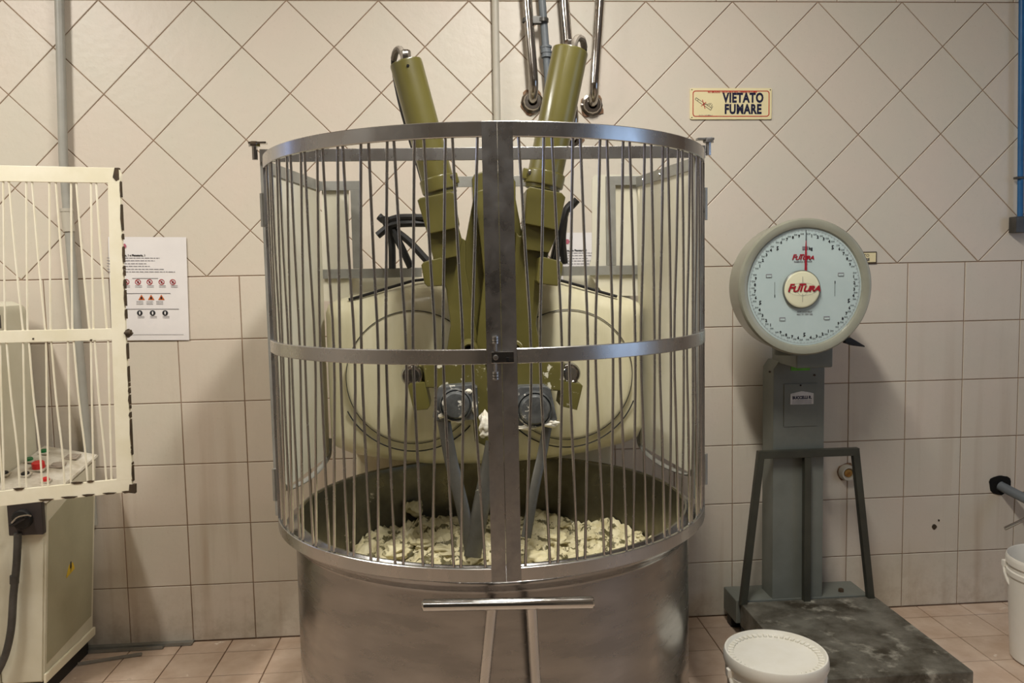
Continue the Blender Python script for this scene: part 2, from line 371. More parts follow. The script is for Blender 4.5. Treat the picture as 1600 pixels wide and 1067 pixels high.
dia = tile_mesh('tile', [(0, -U), (U, 0), (0, U), (-U, 0)], G, .006, .0022, M_TILE)
up = tile_mesh('tile', [(-U, 0), (U, 0), (0, U)], G, .006, .0022, M_TILE)
dn = tile_mesh('tile', [(0, -U), (U, 0), (-U, 0)], G, .006, .0022, M_TILE)
def put(name, me, parent, loc, tilt=.0022):
    o = bpy.data.objects.new(name, me); COL.objects.link(o); o.parent = parent; o.location = loc
    o.rotation_euler = (random.uniform(-tilt, tilt), random.uniform(-tilt, tilt)*.4, random.uniform(-tilt, tilt))
    return o
for j in range(7):
    for i in range(-11, 23):
        if (i+j) % 2: continue
        z = ZB+(6-j)*U
        put('tile', dn if j == 0 else up if j == 6 else dia, wall, (i*U, 0, z))
for r in range(6):
    for k in range(-7, 16):
        x = U+T*k
        if r == 5: put('tile', sqb, wall, (x, 0, ZB-5*T-HB/2))
        else: put('tile', sq, wall, (x, 0, ZB-(r+.5)*T))
for k in range(-7, 16): put('tile', sq, wall, (U*.6+T*k, 0, ZT+T/2))
# floor tiles, laid square to the wall
TF = .1939; FX, FY = 3.1178, -.1125
fsq = tile_mesh('tile', [(-TF/2, -TF/2), (TF/2, -TF/2), (TF/2, TF/2), (-TF/2, TF/2)], .004, .006, .002, M_FTILE)
fcut = tile_mesh('tile', [(-TF/2, -.054), (TF/2, -.054), (TF/2, .054), (-TF/2, .054)], .004, .006, .002, M_FTILE)
for a in range(-19, 3):
    for b in range(-1, 6):
        x = FX+(a+.5)*TF
        
        if b < 0: o = put('tile', fcut, floor, (x, FY+.0555, 0), .0)
        else: o = put('tile', fsq, floor, (x, FY-(b+.5)*TF, 0), .0)
        o.rotation_euler = (R(-90)+random.uniform(-.003, .003), random.uniform(-.003, .003), 0)
# rusty chips broken out of two tiles
for (px, py, r) in ((1460, 823, .012), (1467, 813, .005)):
    c = P(px, py, Y=-.001); bm = new(); ring = [(c.x+r*random.uniform(.6, 1.1)*math.cos(t), c.z+r*random.uniform(.6, 1.1)*math.sin(t)) for t in [k*2*math.pi/9 for k in range(9)]]
    prism(bm, ring, -.0018, .002); finish(bm, 'chipped_spot', M_CHIP, wall)

# ------------------------------------------------------------------ the dough kneader
KX, KY, KR = 1.2534, -.9, .6195
knead = thing('dough_kneader', 'large twin arm dough kneader with olive arms behind a round steel bar guard', 'dough mixer', (KX, -.35, 0))
KO = Vector((KX, -.35, 0))
def kp(bm, name, m, parent=None, **k):
    """a part of the kneader: geometry given in world space"""
    return finish(bm, name, m, parent or knead, off=KO, **k)
def arc_pt(a, r, z): return Vector((KX+r*math.sin(R(a)), KY-r*math.cos(R(a)), z))
def arc_bar(bm, a0, a1, r0, r1, z0, z1, n=28, chamf=.0015):
    prev = None; first = None
    sec = [(r0, z0+chamf), (r0+chamf, z0), (r1-chamf, z0), (r1, z0+chamf), (r1, z1-chamf), (r1-chamf, z1), (r0+chamf, z1), (r0, z1-chamf)]
    for i in range(n+1):
        a = a0+(a1-a0)*i/n
        ring = [bm.verts.new(arc_pt(a, r, z)) for r, z in sec]
        if prev: bridge(bm, prev, ring)
        else: first = ring
        prev = ring
    bm.faces.new(first); bm.faces.new(prev[::-1])
LB = [(-3.7, -5.8, -4.1), (-8.8, -7.7, -9.3), (-10.2, -11.9, -10.8), (-14.7, -13.5, -15.5), (-16.7, -18.4, -17.5), (-21.2, -19.9, -22.1), (-22.7, -24.6, -24.0), (-27.1, -26.5, -28.3), (-29.0, -30.8, -30.1), (-33.8, -32.6, -34.9), (-35.2, -36.8, -36.6), (-39.8, -38.7, -41.0), (-41.5, -43.3, -42.7), (-46.1, -45.2, -47.7), (-47.5, -49.4, -49.0), (-52.1, -51.6, -53.8), (-53.9, -56.1, -55.7), (-58.6, -57.8, -60.1), (-60.1, -62, -61.6), (-65, -64, -66.3), (-66.4, -68.4, -68), (-71.4, -70.4, -72.6)]
RB = [(4.6, 6.4, 4.3), (9.9, 8.3, 9.7), (11.6, 13.1, 11.4), (16.2, 14.7, 15.9), (17.9, 19.1, 17.7), (22.6, 20.9, 22.5), (24.3, 25.4, 24.1), (28.6, 27.2, 28.6), (30.4, 31.7, 30.4), (35.0, 33.4, 34.8), (37.1, 38.0, 36.8), (41.5, 39.8, 41.4), (43.4, 44.5, 43.4), (48.2, 46.0, 47.7), (50.3, 51.0, 49.5), (55.1, 52.9, 54.4), (56.6, 57.3, 56.1), (61.5, 59.1, 60.8), (63.4, 64.6, 63.2), (68, 66.2, 67.4), (70, 71.2, 70)]
ZA, ZBm, ZC1, ZC2, ZD, ZE = 1.7953, 1.7618, 1.3046, 1.271, .811, .7794
def guard_door(sgn, bars):
    lim = 77.5*sgn; a_in = .055*sgn+.25
    bm = new()
    arc_bar(bm, a_in+3.0*sgn, lim-2.35*sgn, KR-.010, KR, ZBm, ZA)
    d = kp(bm, 'guard_door', M_STEEL)
    d['label'] = 'curved steel bar door, %s leaf' % ('left' if sgn < 0 else 'right')
    bm = new(); arc_bar(bm, a_in+3.0*sgn, lim-2.35*sgn, KR-.010, KR, ZE, ZD); kp(bm, 'bottom_rail', M_STEEL, d)
    bm = new(); arc_bar(bm, a_in+3.1*sgn, lim-1.6*sgn, KR-.008, KR+.001, ZC2, ZC1); kp(bm, 'middle_rail', M_STEEL, d)
    bm = new(); arc_bar(bm, a_in, a_in+3.05*sgn, KR-.010, KR+.0003, ZE, ZA, n=3); kp(bm, 'stile', M_STILE, d)
    bm = new(); arc_bar(bm, lim-2.4*sgn, lim, KR-.010, KR+.0003, ZE, ZA, n=3); kp(bm, 'hinge_stile', M_STILE, d)
    for (t, m_, b_) in bars:
        bm = new()
        pts = [arc_pt(t, .612, ZBm+.004), arc_pt(t+(m_-t)*.5, .6125, 1.53), arc_pt(m_, .611, 1.288), arc_pt(m_+(b_-m_)*.45, .6125, 1.05), arc_pt(b_, .612, ZD-.004)]
        tube(bm, pts, .0033, seg=6, smooth=3); kp(bm, 'bar', M_ROD, d)
    return d
dl = guard_door(-1, LB); dr = guard_door(1, RB)
# latch between the two leaves
bm = new()
a = P(767, 550, Y=-1.527); b = P(806, 567, Y=-1.527)
box2(bm, (a.x, -1.527, b.z), (b.x-.003, -1.522, a.z), .0015)
lt = kp(bm, 'latch', M_CHROME, dl)
for (px, py, r) in ((774.5, 558.5, .006),):
    bm = new(); c = P(px, py, Y=-1.53); lathe(bm, [(0, -.004), (r*.8, -.004), (r, -.002), (r, .003)], c, 'Y', 12); kp(bm, 'latch_bolt', M_STEEL, dl)
bm = new(); c = P(793, 562, Y=-1.529); box(bm, c, (.006, .003, .010), .001); kp(bm, 'latch_slot', M_VOID, dl)
for (y0, y1) in ((524, 549), (568, 594)):
    bm = new(); q0, q1 = P(773.5, y0, Y=-1.525), P(774.5, y1, Y=-1.525)
    tube(bm, [q0, q1], .0045, 8)
    for k in range(3):
        q = q0.lerp(q1, .12+.16*k if y0 < 550 else .55+.17*k); lathe(bm, [(.0045, -.003), (.0075, -.0022), (.0075, .0022), (.0045, .003)], q, 'Z', 12)
    kp(bm, 'latch_spindle', M_STEEL, dl)
# hinges
for sgn, d in ((-1, dl), (1, dr)):
    for z in (1.655, .895):
        bm = new(); c = arc_pt(79*sgn, KR+.004, z)
        tube(bm, [c+Vector((0, 0, -.045)), c+Vector((0, 0, .045))], .008, 8)
        box(bm, c+Vector((-.008*sgn, .012, 0)), (.012, .03, .07), .002)
        kp(bm, 'hinge', M_GREYFR, d)
# fixed guard frame: straight flat bar between the hinge posts, posts, side sheets, rear frame
bm = new(); box2(bm, (KX-.640, -.905, 1.800), (KX+.650, -.897, 1.836), .0015); kp(bm, 'cross_bar', M_STEEL)
for sgn in (-1, 1):
    bm = new(); x = KX+sgn*.632
    box2(bm, (x-.012, -.896, .77), (x+.012, -.872, 1.838), .002); kp(bm, 'hinge_post', M_GREYFR)
    bm = new(); q = Vector((KX+sgn*.652-(.004 if sgn < 0 else -.008), -.90, 1.842)); tube(bm, [q+Vector((0, 0, -.035)), q+Vector((0, 0, .004))], .008, 8)
    lathe(bm, [(0, .016), (.014, .016), (.016, .012), (.016, .002), (0, .002)], q, 'Z', 6)
    box(bm, q+Vector((sgn*-.01, 0, .012)), (.05, .022, .006), .001)
    kp(bm, 'hinge_bolt', M_CHROME if sgn < 0 else M_STILE)
    # side sheet: hinge post to rear frame
    xa, xb = KX+sgn*.626, KX+sgn*.560
    def side(bm, z0, z1, th, ya=-.875, yb=-.40):
        p0, p1 = Vector((xa, ya, 0)), Vector((xb, yb, 0)); n = (p1-p0).cross(Vector((0, 0, 1))).normalized()*th/2
        A = [bm.verts.new(q+Vector((0, 0, z))) for q in (p0-n, p0+n, p1+n, p1-n) for z in (z0,)]
        B = [bm.verts.new(v.co+Vector((0, 0, z1-z0))) for v in A]
        bm.faces.new(A); bm.faces.new(B[::-1]); bridge(bm, A, B)
    bm = new(); side(bm, .84, 1.775, .003); sp = kp(bm, 'side_sheet', M_PANEL, smooth=False)
    bm = new(); side(bm, 1.770, 1.805, .010); kp(bm, 'top_rail', M_GREYFR, sp, smooth=False)
    bm = new()
    tube(bm, [(xa, -.875, .86), (xa-sgn*.002, -.80, .825), (xa+(xb-xa)*.6, -.60, .815), (xb+sgn*.005, -.42, .835), (xb, -.40, .90)], .012, 8, smooth=5, squash=.5); kp(bm, 'bottom_rail', M_GREYFR, sp)
    for yy in (-.80, -.62, -.47):
        f = (yy+.875)/.475; x = xa+(xb-xa)*f
        bm = new(); lathe(bm, [(0, -.009), (.006, -.008), (.007, -.005)], (x-sgn*.001, yy, 1.787), 'X' if sgn < 0 else 'X', 8)
        kp(bm, 'rivet', M_STEEL, sp)
# rear L frames and white plates
def flat(name, x0, z0, x1, z1, y, m, th=.008, parent=None, bev=.001):
    bm = new(); box2(bm, (x0, y, z0), (x1, y+th, z1), bev); return kp(bm, name, m, parent)
rf = flat('rear_frame', .688, 1.772, .835, 1.804, -.40, M_GREYFR); 
flat('frame_post', .800, 1.500, .834, 1.772, -.4002, M_GREYFR, parent=rf); flat('frame_rail', .690, 1.466, 1.040, 1.499, -.4001, M_GREYFR, parent=rf)
rg = flat('rear_frame', 1.700, 1.778, 1.836, 1.810, -.40, M_GREYFR)
flat('frame_post', 1.700, 1.494, 1.735, 1.778, -.4002, M_GREYFR, parent=rg); flat('frame_rail', 1.470, 1.460, 1.812, 1.493, -.4001, M_GREYFR, parent=rg)
bm = new(); prism(bm, ppoly([(930, 273), (1003, 273), (1003, 462), (945, 462), (918, 425), (925, 400), (925, 280)], -.385), -.386, -.382); kp(bm, 'back_plate', M_PANEL, rg)
bm = new(); prism(bm, ppoly([(503, 284), (545, 284), (546, 470), (503, 470)], -.385), -.386, -.382); kp(bm, 'back_plate', M_PANEL, rf)
bm = new(); prism(bm, ppoly([(546, 425), (655, 425), (655, 460), (546, 470)], -.345), -.346, -.342); kp(bm, 'lower_plate', M_PANEL, rf)
bm = new(); prism(bm, ppoly([(880, 425), (985, 425), (985, 480), (880, 455)], -.345), -.346, -.342); kp(bm, 'lower_plate', M_PANEL, rg)
# white lead along the right frame
bm = new(); tube(bm, [P(1003, 462, Y=-.41), P(1002, 400, Y=-.415), P(1001, 330, Y=-.42), P(999, 300, Y=-.42), P(1004, 290, Y=-.43), P(1014, 293, Y=-.46), P(1026, 308, Y=-.52), P(1045, 317, Y=-.60), P(1064, 310, Y=-.70), P(1080, 290, Y=-.80), P(1087, 270, Y=-.86)], .0042, 7, smooth=5)
kp(bm, 'white_cable', M_WHITEROD)

# --- machine body: column and head
bm = new(); box2(bm, (.775, -.318, 0), (1.735, -.06, .86), .02); kp(bm, 'machine_base', M_CREAM)
HX, HZ = 1.262, 1.12
def head_outline(k=0, n=5):
    top = [(.725, 1.345), (.735, 1.375), (.765, 1.392), (.86, 1.412), (1.03, 1.452), (1.12, 1.466), (1.262, 1.470), (1.40, 1.462), (1.50, 1.446), (1.66, 1.400), (1.755, 1.372), (1.785, 1.358), (1.798, 1.33)]
    bot = [(1.792, .92), (1.775, .885), (1.73, .865), (1.60, .838), (1.45, .818), (1.262, .808), (1.06, .815), (.92, .835), (.80, .86), (.745, .885), (.728, .92)]
    o = []
    for x, z in top+bot:
        dx, dz = x-HX, z-HZ
        o.append((HX+dx*1.03*(1-k/.54), HZ+dz*1.012*(1-k/.33)))
    return o
bm = new(); rings = []
for k, y in ((.0, -.30), (.0, -.46), (.004, -.485), (.014, -.510), (.032, -.530), (.058, -.543), (.10, -.552), (.17, -.556)):
    rings.append([bm.verts.new((x, y, z)) for x, z in head_outline(k)])
for A, B in zip(rings, rings[1:]): bridge(bm, A, B)
bm.faces.new(rings[0]); bm.faces.new(rings[-1])
head = kp(bm, 'machine_head', M_CREAM, ang=50)
# black edging strip along the top of the head
for pts in ([(545, 468), (580, 458), (620, 446), (650, 438), (690, 435)], [(872, 437), (905, 446), (935, 455), (964, 463)]):
    bm = new(); tube(bm, [P(x, y, Y=-.515) for x, y in pts], .0052, 7, smooth=4); kp(bm, 'edge_strip', M_BLACK, head)
# round covers with dark seams
for (px, py, rx) in ((647, 589, .226), (886, 585, .224)):
    c = P(px, py, Y=-.556); bm = new()
    lathe(bm, [(0, -.026), (.10, -.0255), (.18, -.022), (rx-.012, -.017), (rx-.002, -.011), (rx, -.004), (rx, .03)], c, 'Y', 72)
    cv = kp(bm, 'round_cover', M_CREAM, head)
    bm = new(); lathe(bm, [(rx-.0025, -.0185), (rx-.0005, -.0185), (rx+.0003, -.0145), (rx-.0025, -.0145)], c, 'Y', 72, closed=True); kp(bm, 'seam', M_INK, head)
    bm = new(); 
    lathe(bm, [(rx+.022, -.0015), (rx+.0245, -.003), (rx+.0257, 0), (rx+.022, .003)], c+Vector((0, 0, -.004)), 'Y', 40, closed=True, a0=R(205 if px < 700 else 215), a1=R(318 if px < 700 else 338)); kp(bm, 'seam', M_INK, head)

# --- kneading arms: hydraulic cylinders, yoke, spindle housings, blades
YA = -.74
yoke = None
def olive(name, polys, y0, y1, m=None, bev=.006, parent=None):
    bm = new()
    for pl in polys: prism(bm, ppoly(pl, y0), y0, y1, bev)
    return kp(bm, name, m or M_OLIVE, parent, ang=35)
yoke = olive('yoke', [[(676, 403), (684, 396), (722, 372), (728, 376), (728, 420), (750, 545), (752, 585), (676, 585), (672, 575), (697, 556), (704, 508), (697, 452)],
                      [(806, 362), (812, 368), (858, 368), (862, 376), (846, 450), (838, 505), (846, 552), (872, 572), (872, 585), (790, 585), (796, 540)]], -.72, -.60)
olive('mast', [[(737, 280), (741, 272), (752, 268), (790, 268), (801, 274), (806, 284), (806, 310), (822, 400), (826, 560), (718, 560), (722, 405), (739, 312)]], -.69, -.58, parent=yoke)
olive('mast_rib', [[(742, 300), (752, 296), (790, 296), (798, 302), (790, 440), (800, 560), (742, 560), (756, 430)]], -.745, -.69, parent=yoke)
for nm, c0, c1, wid, ear in (('L', (634.5, 99), (689, 300), 24.6, None), ('R', (891, 80), (848, 292), 27.5, None)):
    a, b = P(*c0, Y=YA), P(*c1, Y=YA); d = (b-a).normalized()
    k = 2.54/F*wid
    ax = Matrix.Rotation(0, 4, 'X')
    rot = d.to_track_quat('-Z', 'Y').to_matrix()
    def rod(prof, seg=40):
        bm = new(); lathe(bm, prof, (0, 0, 0), 'Z', seg); bmesh.ops.transform(bm, matrix=Matrix.Translation(a) @ rot.to_4x4(), verts=bm.verts); return bm
    ln = (b-a).length
    cyl = kp(rod([(0, -.004), (k-.006, -.002), (k-.004, .004), (k-.0015, .003), (k, -.002), (k, -ln+.01), (k*.98, -ln-.01), (0, -ln-.01)]), 'hydraulic_cylinder', M_OLIVE, yoke)
    # clamp collar with ear and bolt
    s = ln-.046
    kp(rod([(k, -s), (k+.006, -s-.002), (k+.0075, -s-.006), (k+.0075, -s-.040), (k+.005, -s-.044), (k, -s-.044)]), 'clamp_collar', M_OLIVE, yoke)
    bp = P(703.5, 277.5, Y=YA-.03) if nm == 'L' else P(829, 270, Y=YA-.03)
    bm = new(); box(bm, bp+Vector((0, .02, -.004)), (.036, .05, .034), .004, rot=rot); kp(bm, 'clamp_ear', M_OLIVE, yoke)
    bm = new(); lathe(bm, [(0, -.012), (.009, -.010), (.011, -.006), (.011, .004)], bp, 'Y', 14); kp(bm, 'clamp_bolt', M_CHROME, yoke)
    # small vent hole and hose at the top
    hb = a+rot @ Vector((.010 if nm == 'L' else .012, 0, 0))
    bm = new(); tube(bm, [hb+rot @ Vector((0, 0, -.01)), hb+rot @ Vector((0, 0, .012))], .011, 8); lathe(bm, [(.0135, 0), (.016, .004), (.016, .026), (.0135, .030), (0, .030)], hb+Vector((0, 0, .006)), 'Z', 6)
    kp(bm, 'hose_fitting', M_CHROME, yoke)
    sg = -1 if nm == 'L' else 1
    if nm == 'L': pts = [P(631, 96, Y=YA), P(630, 86, Y=YA), P(625, 77, Y=YA+.01), P(619, 80, Y=YA+.03), P(615.5, 92, Y=YA+.06), P(618, 120, Y=YA+.08), P(630, 175, Y=YA+.08), P(655, 260, Y=YA+.08), P(675, 330, Y=YA+.07)]
    else: pts = [P(897, 76, Y=YA), P(898, 66, Y=YA), P(903, 59, Y=YA+.01), P(910, 62, Y=YA+.03), P(913, 74, Y=YA+.06), P(909, 100, Y=YA+.08), P(893, 160, Y=YA+.085), P(866, 290, Y=YA+.085), P(850, 360, Y=YA+.08)]
    bm = new(); tube(bm, pts[:5], .0105, 9, smooth=5); kp(bm, 'hose_bend', M_HOSE, yoke)
    bm = new(); tube(bm, pts[3:], .0095, 9, smooth=5); kp(bm, 'hydraulic_hose', M_BLACK, yoke)
    bm = new(); q = P(637.5, 102.5, Y=YA-k) if nm == 'L' else P(908, 88, Y=YA-k*.7)
    lathe(bm, [(0, -.003), (.004, -.003), (.005, .006)], q, 'Y', 10); kp(bm, 'vent_hole', M_VOID, yoke)
olive('trunnion_block', [[(652, 313), (656, 309), (703, 299), (709, 302), (718, 350), (714, 356), (668, 366)]], -.80, -.66, bev=.005, parent=yoke)
olive('trunnion_neck', [[(667, 366), (716, 353), (722, 374), (716, 400), (678, 408)]], -.765, -.66, bev=.004, parent=yoke)
olive('trunnion_block', [[(823, 296), (828, 291), (878, 301), (884, 308), (873, 360), (820, 349)]], -.80, -.66, bev=.005, parent=yoke)
olive('trunnion_neck', [[(820, 349), (872, 360), (866, 378), (858, 395), (822, 390), (816, 368)]], -.765, -.66, bev=.004, parent=yoke)
olive('side_lug', [[(658, 414), (662, 409), (689, 402), (693, 406), (694, 438), (690, 447), (668, 448), (663, 443)]], -.775, -.66, bev=.005, parent=yoke)
olive('side_lug', [[(842, 403), (846, 400), (876, 408), (880, 413), (876, 442), (871, 447), (842, 443), (838, 438)]], -.775, -.66, bev=.005, parent=yoke)
# grey bar linking the clamps
bm = new(); a = P(700, 276, Y=-.68); b = P(832, 291, Y=-.68); box2(bm, (a.x, -.685, b.z), (b.x, -.677, a.z), .001); kp(bm, 'clamp_link', M_GREYFR, yoke)
# lower yoke: cross tubes, end discs, lugs, rings
for pa, pb, m_ in (((648, 585), (752, 583), M_OLIVE2), ((796, 583), (880, 590), M_OLIVE)):
    bm = new(); tube(bm, [P(*pa, Y=-.74), P(*pb, Y=-.74)], .040, 24); kp(bm, 'cross_tube', m_, yoke)
for px, py, sg in ((645, 585, -1), (888, 582, 1)):
    c = P(px, py, Y=-.76); bm = new(); lathe(bm, [(0, -.040), (.022, -.039), (.027, -.034), (.030, -.039), (.034, -.034), (.036, -.01), (.036, .06)], c, 'Y', 28); kp(bm, 'pivot_cap', M_CHROME, yoke)
olive('end_lug', [[(637, 603), (641, 598), (664, 597), (672, 634), (668, 640), (646, 642)]], -.80, -.68, M_OLIVE, .004, yoke)
olive('end_lug', [[(882, 596), (907, 599), (911, 603), (902, 641), (876, 635)]], -.80, -.68, M_OLIVE2, .004, yoke)
olive('bearing_bridge', [[(660, 560), (756, 560), (766, 600), (764, 700), (742, 690), (735, 610), (664, 606)], [(785, 560), (882, 566), (886, 612), (815, 608), (800, 690), (778, 700), (778, 600)]], -.80, -.66, M_OLIVE2, .008, yoke)
for px, py in ((733, 546), (804, 546)):
    c = P(px, py, Y=-.80); bm = new()
    lathe(bm, [(.013, -.004), (.018, -.012), (.025, -.010), (.028, 0), (.028, .08), (.012, .08)], c, 'Y', 24); kp(bm, 'lifting_eye', M_OLIVE2, yoke)
for pl, c, r in (([(684, 609), (690, 604), (738, 600), (746, 606), (748, 650), (742, 657), (682, 658), (676, 652)], (712, 632), .050), ([(806, 609), (812, 604), (852, 603), (861, 609), (871, 655), (866, 663), (812, 667), (806, 660)], (835, 639), .056)):
    bm = new(); prism(bm, ppoly(pl, -.85), -.85, -.79, .006); bh = kp(bm, 'bearing_housing', M_CAPGREY, yoke)
    cc = P(*c, Y=-.855); bm = new()
    lathe(bm, [(0, -.026), (r*.72, -.022), (r*.84, -.014), (r*.86, -.006), (r*.93, -.012), (r, -.006), (r, .02)], cc, 'Y', 32); kp(bm, 'bearing_cap', M_CAPGREY, yoke)
for (px, py, r, kx, kz) in ((757, 662, .024, .8, 1.3), (757, 676, .016, 1, 1), (741, 636, .010, .8, 1.6), (712, 657, .011, 1.6, .6), (690, 650, .010, 1, .7), (858, 662, .018, 1.6, .6), (822, 668, .014, 1.8, .5), (732, 612, .007, 1.4, 1)):
    bm = new(); bmesh.ops.create_icosphere(bm, subdivisions=3, radius=r)
    for v in bm.verts: v.co *= 1+.7*noise.noise(v.co*(1.5/r)+Vector((px, 0, 0)))+.3*noise.noise(v.co*(4/r)+Vector((px, 3, 0))); v.co.x *= kx; v.co.z *= kz; v.co.y *= .6; v.co += P(px, py, Y=-.852)
    kp(bm, 'dough_smear', M_FLOUR, yoke, ang=80)
# blades running down into the dough
def blade(name, pts, w0, w1, m=M_CAPGREY, sq=.4):
    bm = new(); tube(bm, [P(x, y, Y=Y) for x, y, Y in pts], [w0]*1+[w1] if False else w0, 10, smooth=6, squash=sq)
    return kp(bm, name, m, yoke)
M_BLADE = mat('blade_steel', (.17, .165, .145, 1), (.11, .105, .09, 1), rough=.45, metal=.8, scale=10, rvar=.1, spot=S(190, 184, 164), sscale=20, sth=.70)
blade('kneading_blade', [(693, 655, -.84), (705, 720, -.86), (722, 790, -.89), (738, 870, -.92)], .020, .014, M_BLADE, .35)
blade('kneading_blade', [(772, 690, -.86), (764, 735, -.87), (752, 790, -.89), (738, 870, -.92)], .026, .02, M_BLADE, .6)
blade('kneading_blade', [(856, 660, -.84), (848, 705, -.85), (836, 760, -.88), (822, 840, -.92)], .015, .014, M_BLADE, .4)

# black cable looms behind the cylinders
for grp in ([[(590, 368), (612, 352), (640, 349), (668, 349)], [(592, 338), (603, 345), (625, 340), (664, 340)], [(606, 352), (612, 380), (613, 420)], [(610, 352), (628, 388), (642, 418)], [(612, 356), (640, 378), (668, 408)], [(600, 338), (604, 350), (612, 360)]],
            [[(902, 312), (893, 322), (880, 335), (872, 360)], [(893, 318), (884, 330), (876, 360), (868, 410)], [(882, 340), (879, 375), (882, 412)], [(884, 332), (874, 365), (864, 408)]]):
    for pts in grp:
        bm = new(); tube(bm, [P(x, y, Y=-.50+.02*random.random()) for x, y in pts], .0125, 8, smooth=5); kp(bm, 'cable', M_BLACK)

# ------------------------------------------------------------------ bowl and dough
bowl = thing('mixing_bowl', 'big round stainless steel mixing bowl with a T-shaped front handle', 'bowl', (KX, KY, 0))
bm = new(); lathe(bm, [(0, 0), (.46, 0), (.53, .02), (.570, .10), (.574, .30), (.574, .734), (.580, .744), (.600, .762), (.602, .772), (.574, .796), (.570, .800), (.564, .800), (.560, .796)], (0, 0, 0), 'Z', 96)
finish(bm, 'bowl_shell', M_BOWL, bowl)
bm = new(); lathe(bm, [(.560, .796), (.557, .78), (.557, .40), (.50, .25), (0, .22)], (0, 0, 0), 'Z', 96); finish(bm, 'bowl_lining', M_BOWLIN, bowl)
BO = Vector((KX, KY, 0))
bm = new(); a = P(659, 946, Y=-1.53); b = P(928, 941, Y=-1.53)
tube(bm, [a, a+Vector((.004, 0, 0)), b-Vector((.004, 0, 0)), b], [.009, .0138, .0138, .010], 14)
hd = finish(bm, 'push_handle', M_CHROME, bowl, off=BO)
for (p0, p1) in (((769, 948), (757, 1067)), ((830, 947), (837, 1067))):
    q0, q1 = P(*p0, Y=-1.527), P(*p1, Y=-1.515); q2 = q0+(q1-q0)*2.6; q2.y = -1.50
    bm = new(); tube(bm, [q0, q1, q2, q2+Vector((0, .06, -.03))], .0125, 12); finish(bm, 'handle_leg', M_STEEL, bowl, off=BO)

dough = new()
nr, na = 90, 260
grid = []
for i in range(nr+1):
    row = []
    for j in range(na):
        r = .552*(i/nr)**.8; t = 2*math.pi*j/na
        x, y = r*math.cos(t), r*math.sin(t)
        q = Vector((x*7, y*7, 3.1)); n1 = noise.fractal(q, 1, 2, 5); n2 = abs(noise.noise(Vector((x*16+y*9, y*22, 1.7))))
        q3 = noise.noise(Vector((x*3.2, y*3.2, 9)))
        n3 = abs(noise.noise(Vector((x*26+y*18, y*34-x*10, 5.2)))); z = .600+.030*n1+.040*max(0, q3)-.040*n2-.035*n3+.03*max(0, -(y)/.55)
        z -= .06*max(0, (x*-1-.25))*2
        row.append(dough.verts.new((x, y, z)))
        if i == 0: break
    grid.append(row)
for i in range(1, nr):
    for j in range(na): dough.faces.new((grid[i][j], grid[i+1][j], grid[i+1][(j+1) % na], grid[i][(j+1) % na]))
for j in range(na): dough.faces.new((grid[0][0], grid[1][j], grid[1][(j+1) % na]))
dg = finish(dough, 'dough', M_DOUGH, None, ang=80); dg.location = (KX, KY, 0)
tag(dg, 'lumpy pale cream dough being kneaded inside the steel bowl', 'dough')
def lump(c, r, seed, m=M_FLOUR, sx=1, sz=1):
    bm = new(); bmesh.ops.create_icosphere(bm, subdivisions=3, radius=r)
    for v in bm.verts: v.co = v.co*(1+.75*noise.noise(v.co*(1.6/r)+Vector((seed, 0, 0)))+.3*noise.noise(v.co*(4/r)+Vector((seed, 3, 0)))); v.co.x *= sx; v.co.z *= sz; v.co += Vector(c)
    return finish(bm, 'clump', m, dg, ang=80, off=(KX, KY, 0))
M_CLUMP = mat('dough_clump', S(214, 205, 168), S(190, 179, 138), rough=.55, scale=22, bump=.4, bscale=40)
for k, (px, py, r) in enumerate(((640, 788, .030), (622, 784, .014), (843, 803, .030), (870, 842, .035), (880, 820, .020), (838, 870, .040), (745, 872, .030), (735, 862, .016), (925, 838, .018), (940, 850, .02), (958, 860, .015), (905, 868, .025), (620, 862, .04), (660, 850, .03), (690, 862, .04), (668, 822, .024), (1000, 838, .012), (1030, 826, .016), (915, 880, .03))):
    if k < 2: c = P(px, py, Y=-.385)
    else: c = P(px, py, Z=.60)
    if (c-Vector((KX, KY, c.z))).length > .535: 
        v = c-Vector((KX, KY, c.z)); c = Vector((KX, KY, c.z))+v*(.535/v.length)
    lump(c, r*.8, k, M_CLUMP, 1.3, .55 if k > 1 else 1)

# ------------------------------------------------------------------ white neighbour: kneader with open guard door, control cabinet
nb = thing('white_kneader', 'white painted kneader at the left edge with a chipped white barred guard door', 'dough mixer', (-.75, -.28, 0))
NO = Vector((-.75, -.28, 0))
def np_(bm, name, m, parent=None, **k): return finish(bm, name, m, parent or nb, off=NO, **k)
bm = new(); box2(bm, (-1.35, -.50, 0), (-.462, -.06, 1.405), .05); np_(bm, 'machine_body', M_CABINET)
bm = new(); q = P(13, 490, Y=-.40); tube(bm, [q+Vector((-.03, 0, -.004)), q+Vector((-.03, 0, -.05))], .004, 6); np_(bm, 'cable_clip', M_CONDUIT)
DY = -.655
def dpt(px, py, y=DY): return P(px, py, Y=y)
bm = new()
def rail(pts, d=0):
    A = ppoly(pts, DY); prism(bm, A, DY+d, DY+.012-d, .0012)
rail([(-150, 255), (178, 262), (184, 262), (189, 272), (187, 286), (-150, 281)])
gd = np_(bm, 'guard_door', M_WHITEDOOR)
bm = new(); rail([(-150, 520), (183, 513), (184, 531), (-150, 540)], .0006); np_(bm, 'middle_rail', M_WHITEDOOR, gd)
bm = new(); rail([(-150, 783), (182, 749), (205, 747), (208, 768), (-150, 808)], .0008); np_(bm, 'bottom_rail', M_WHITEDOOR, gd)
bm = new(); rail([(168, 284), (187, 284), (196, 520), (207, 749), (182, 751), (174, 520)], .0003); np_(bm, 'stile', M_WHITEDOOR, gd)
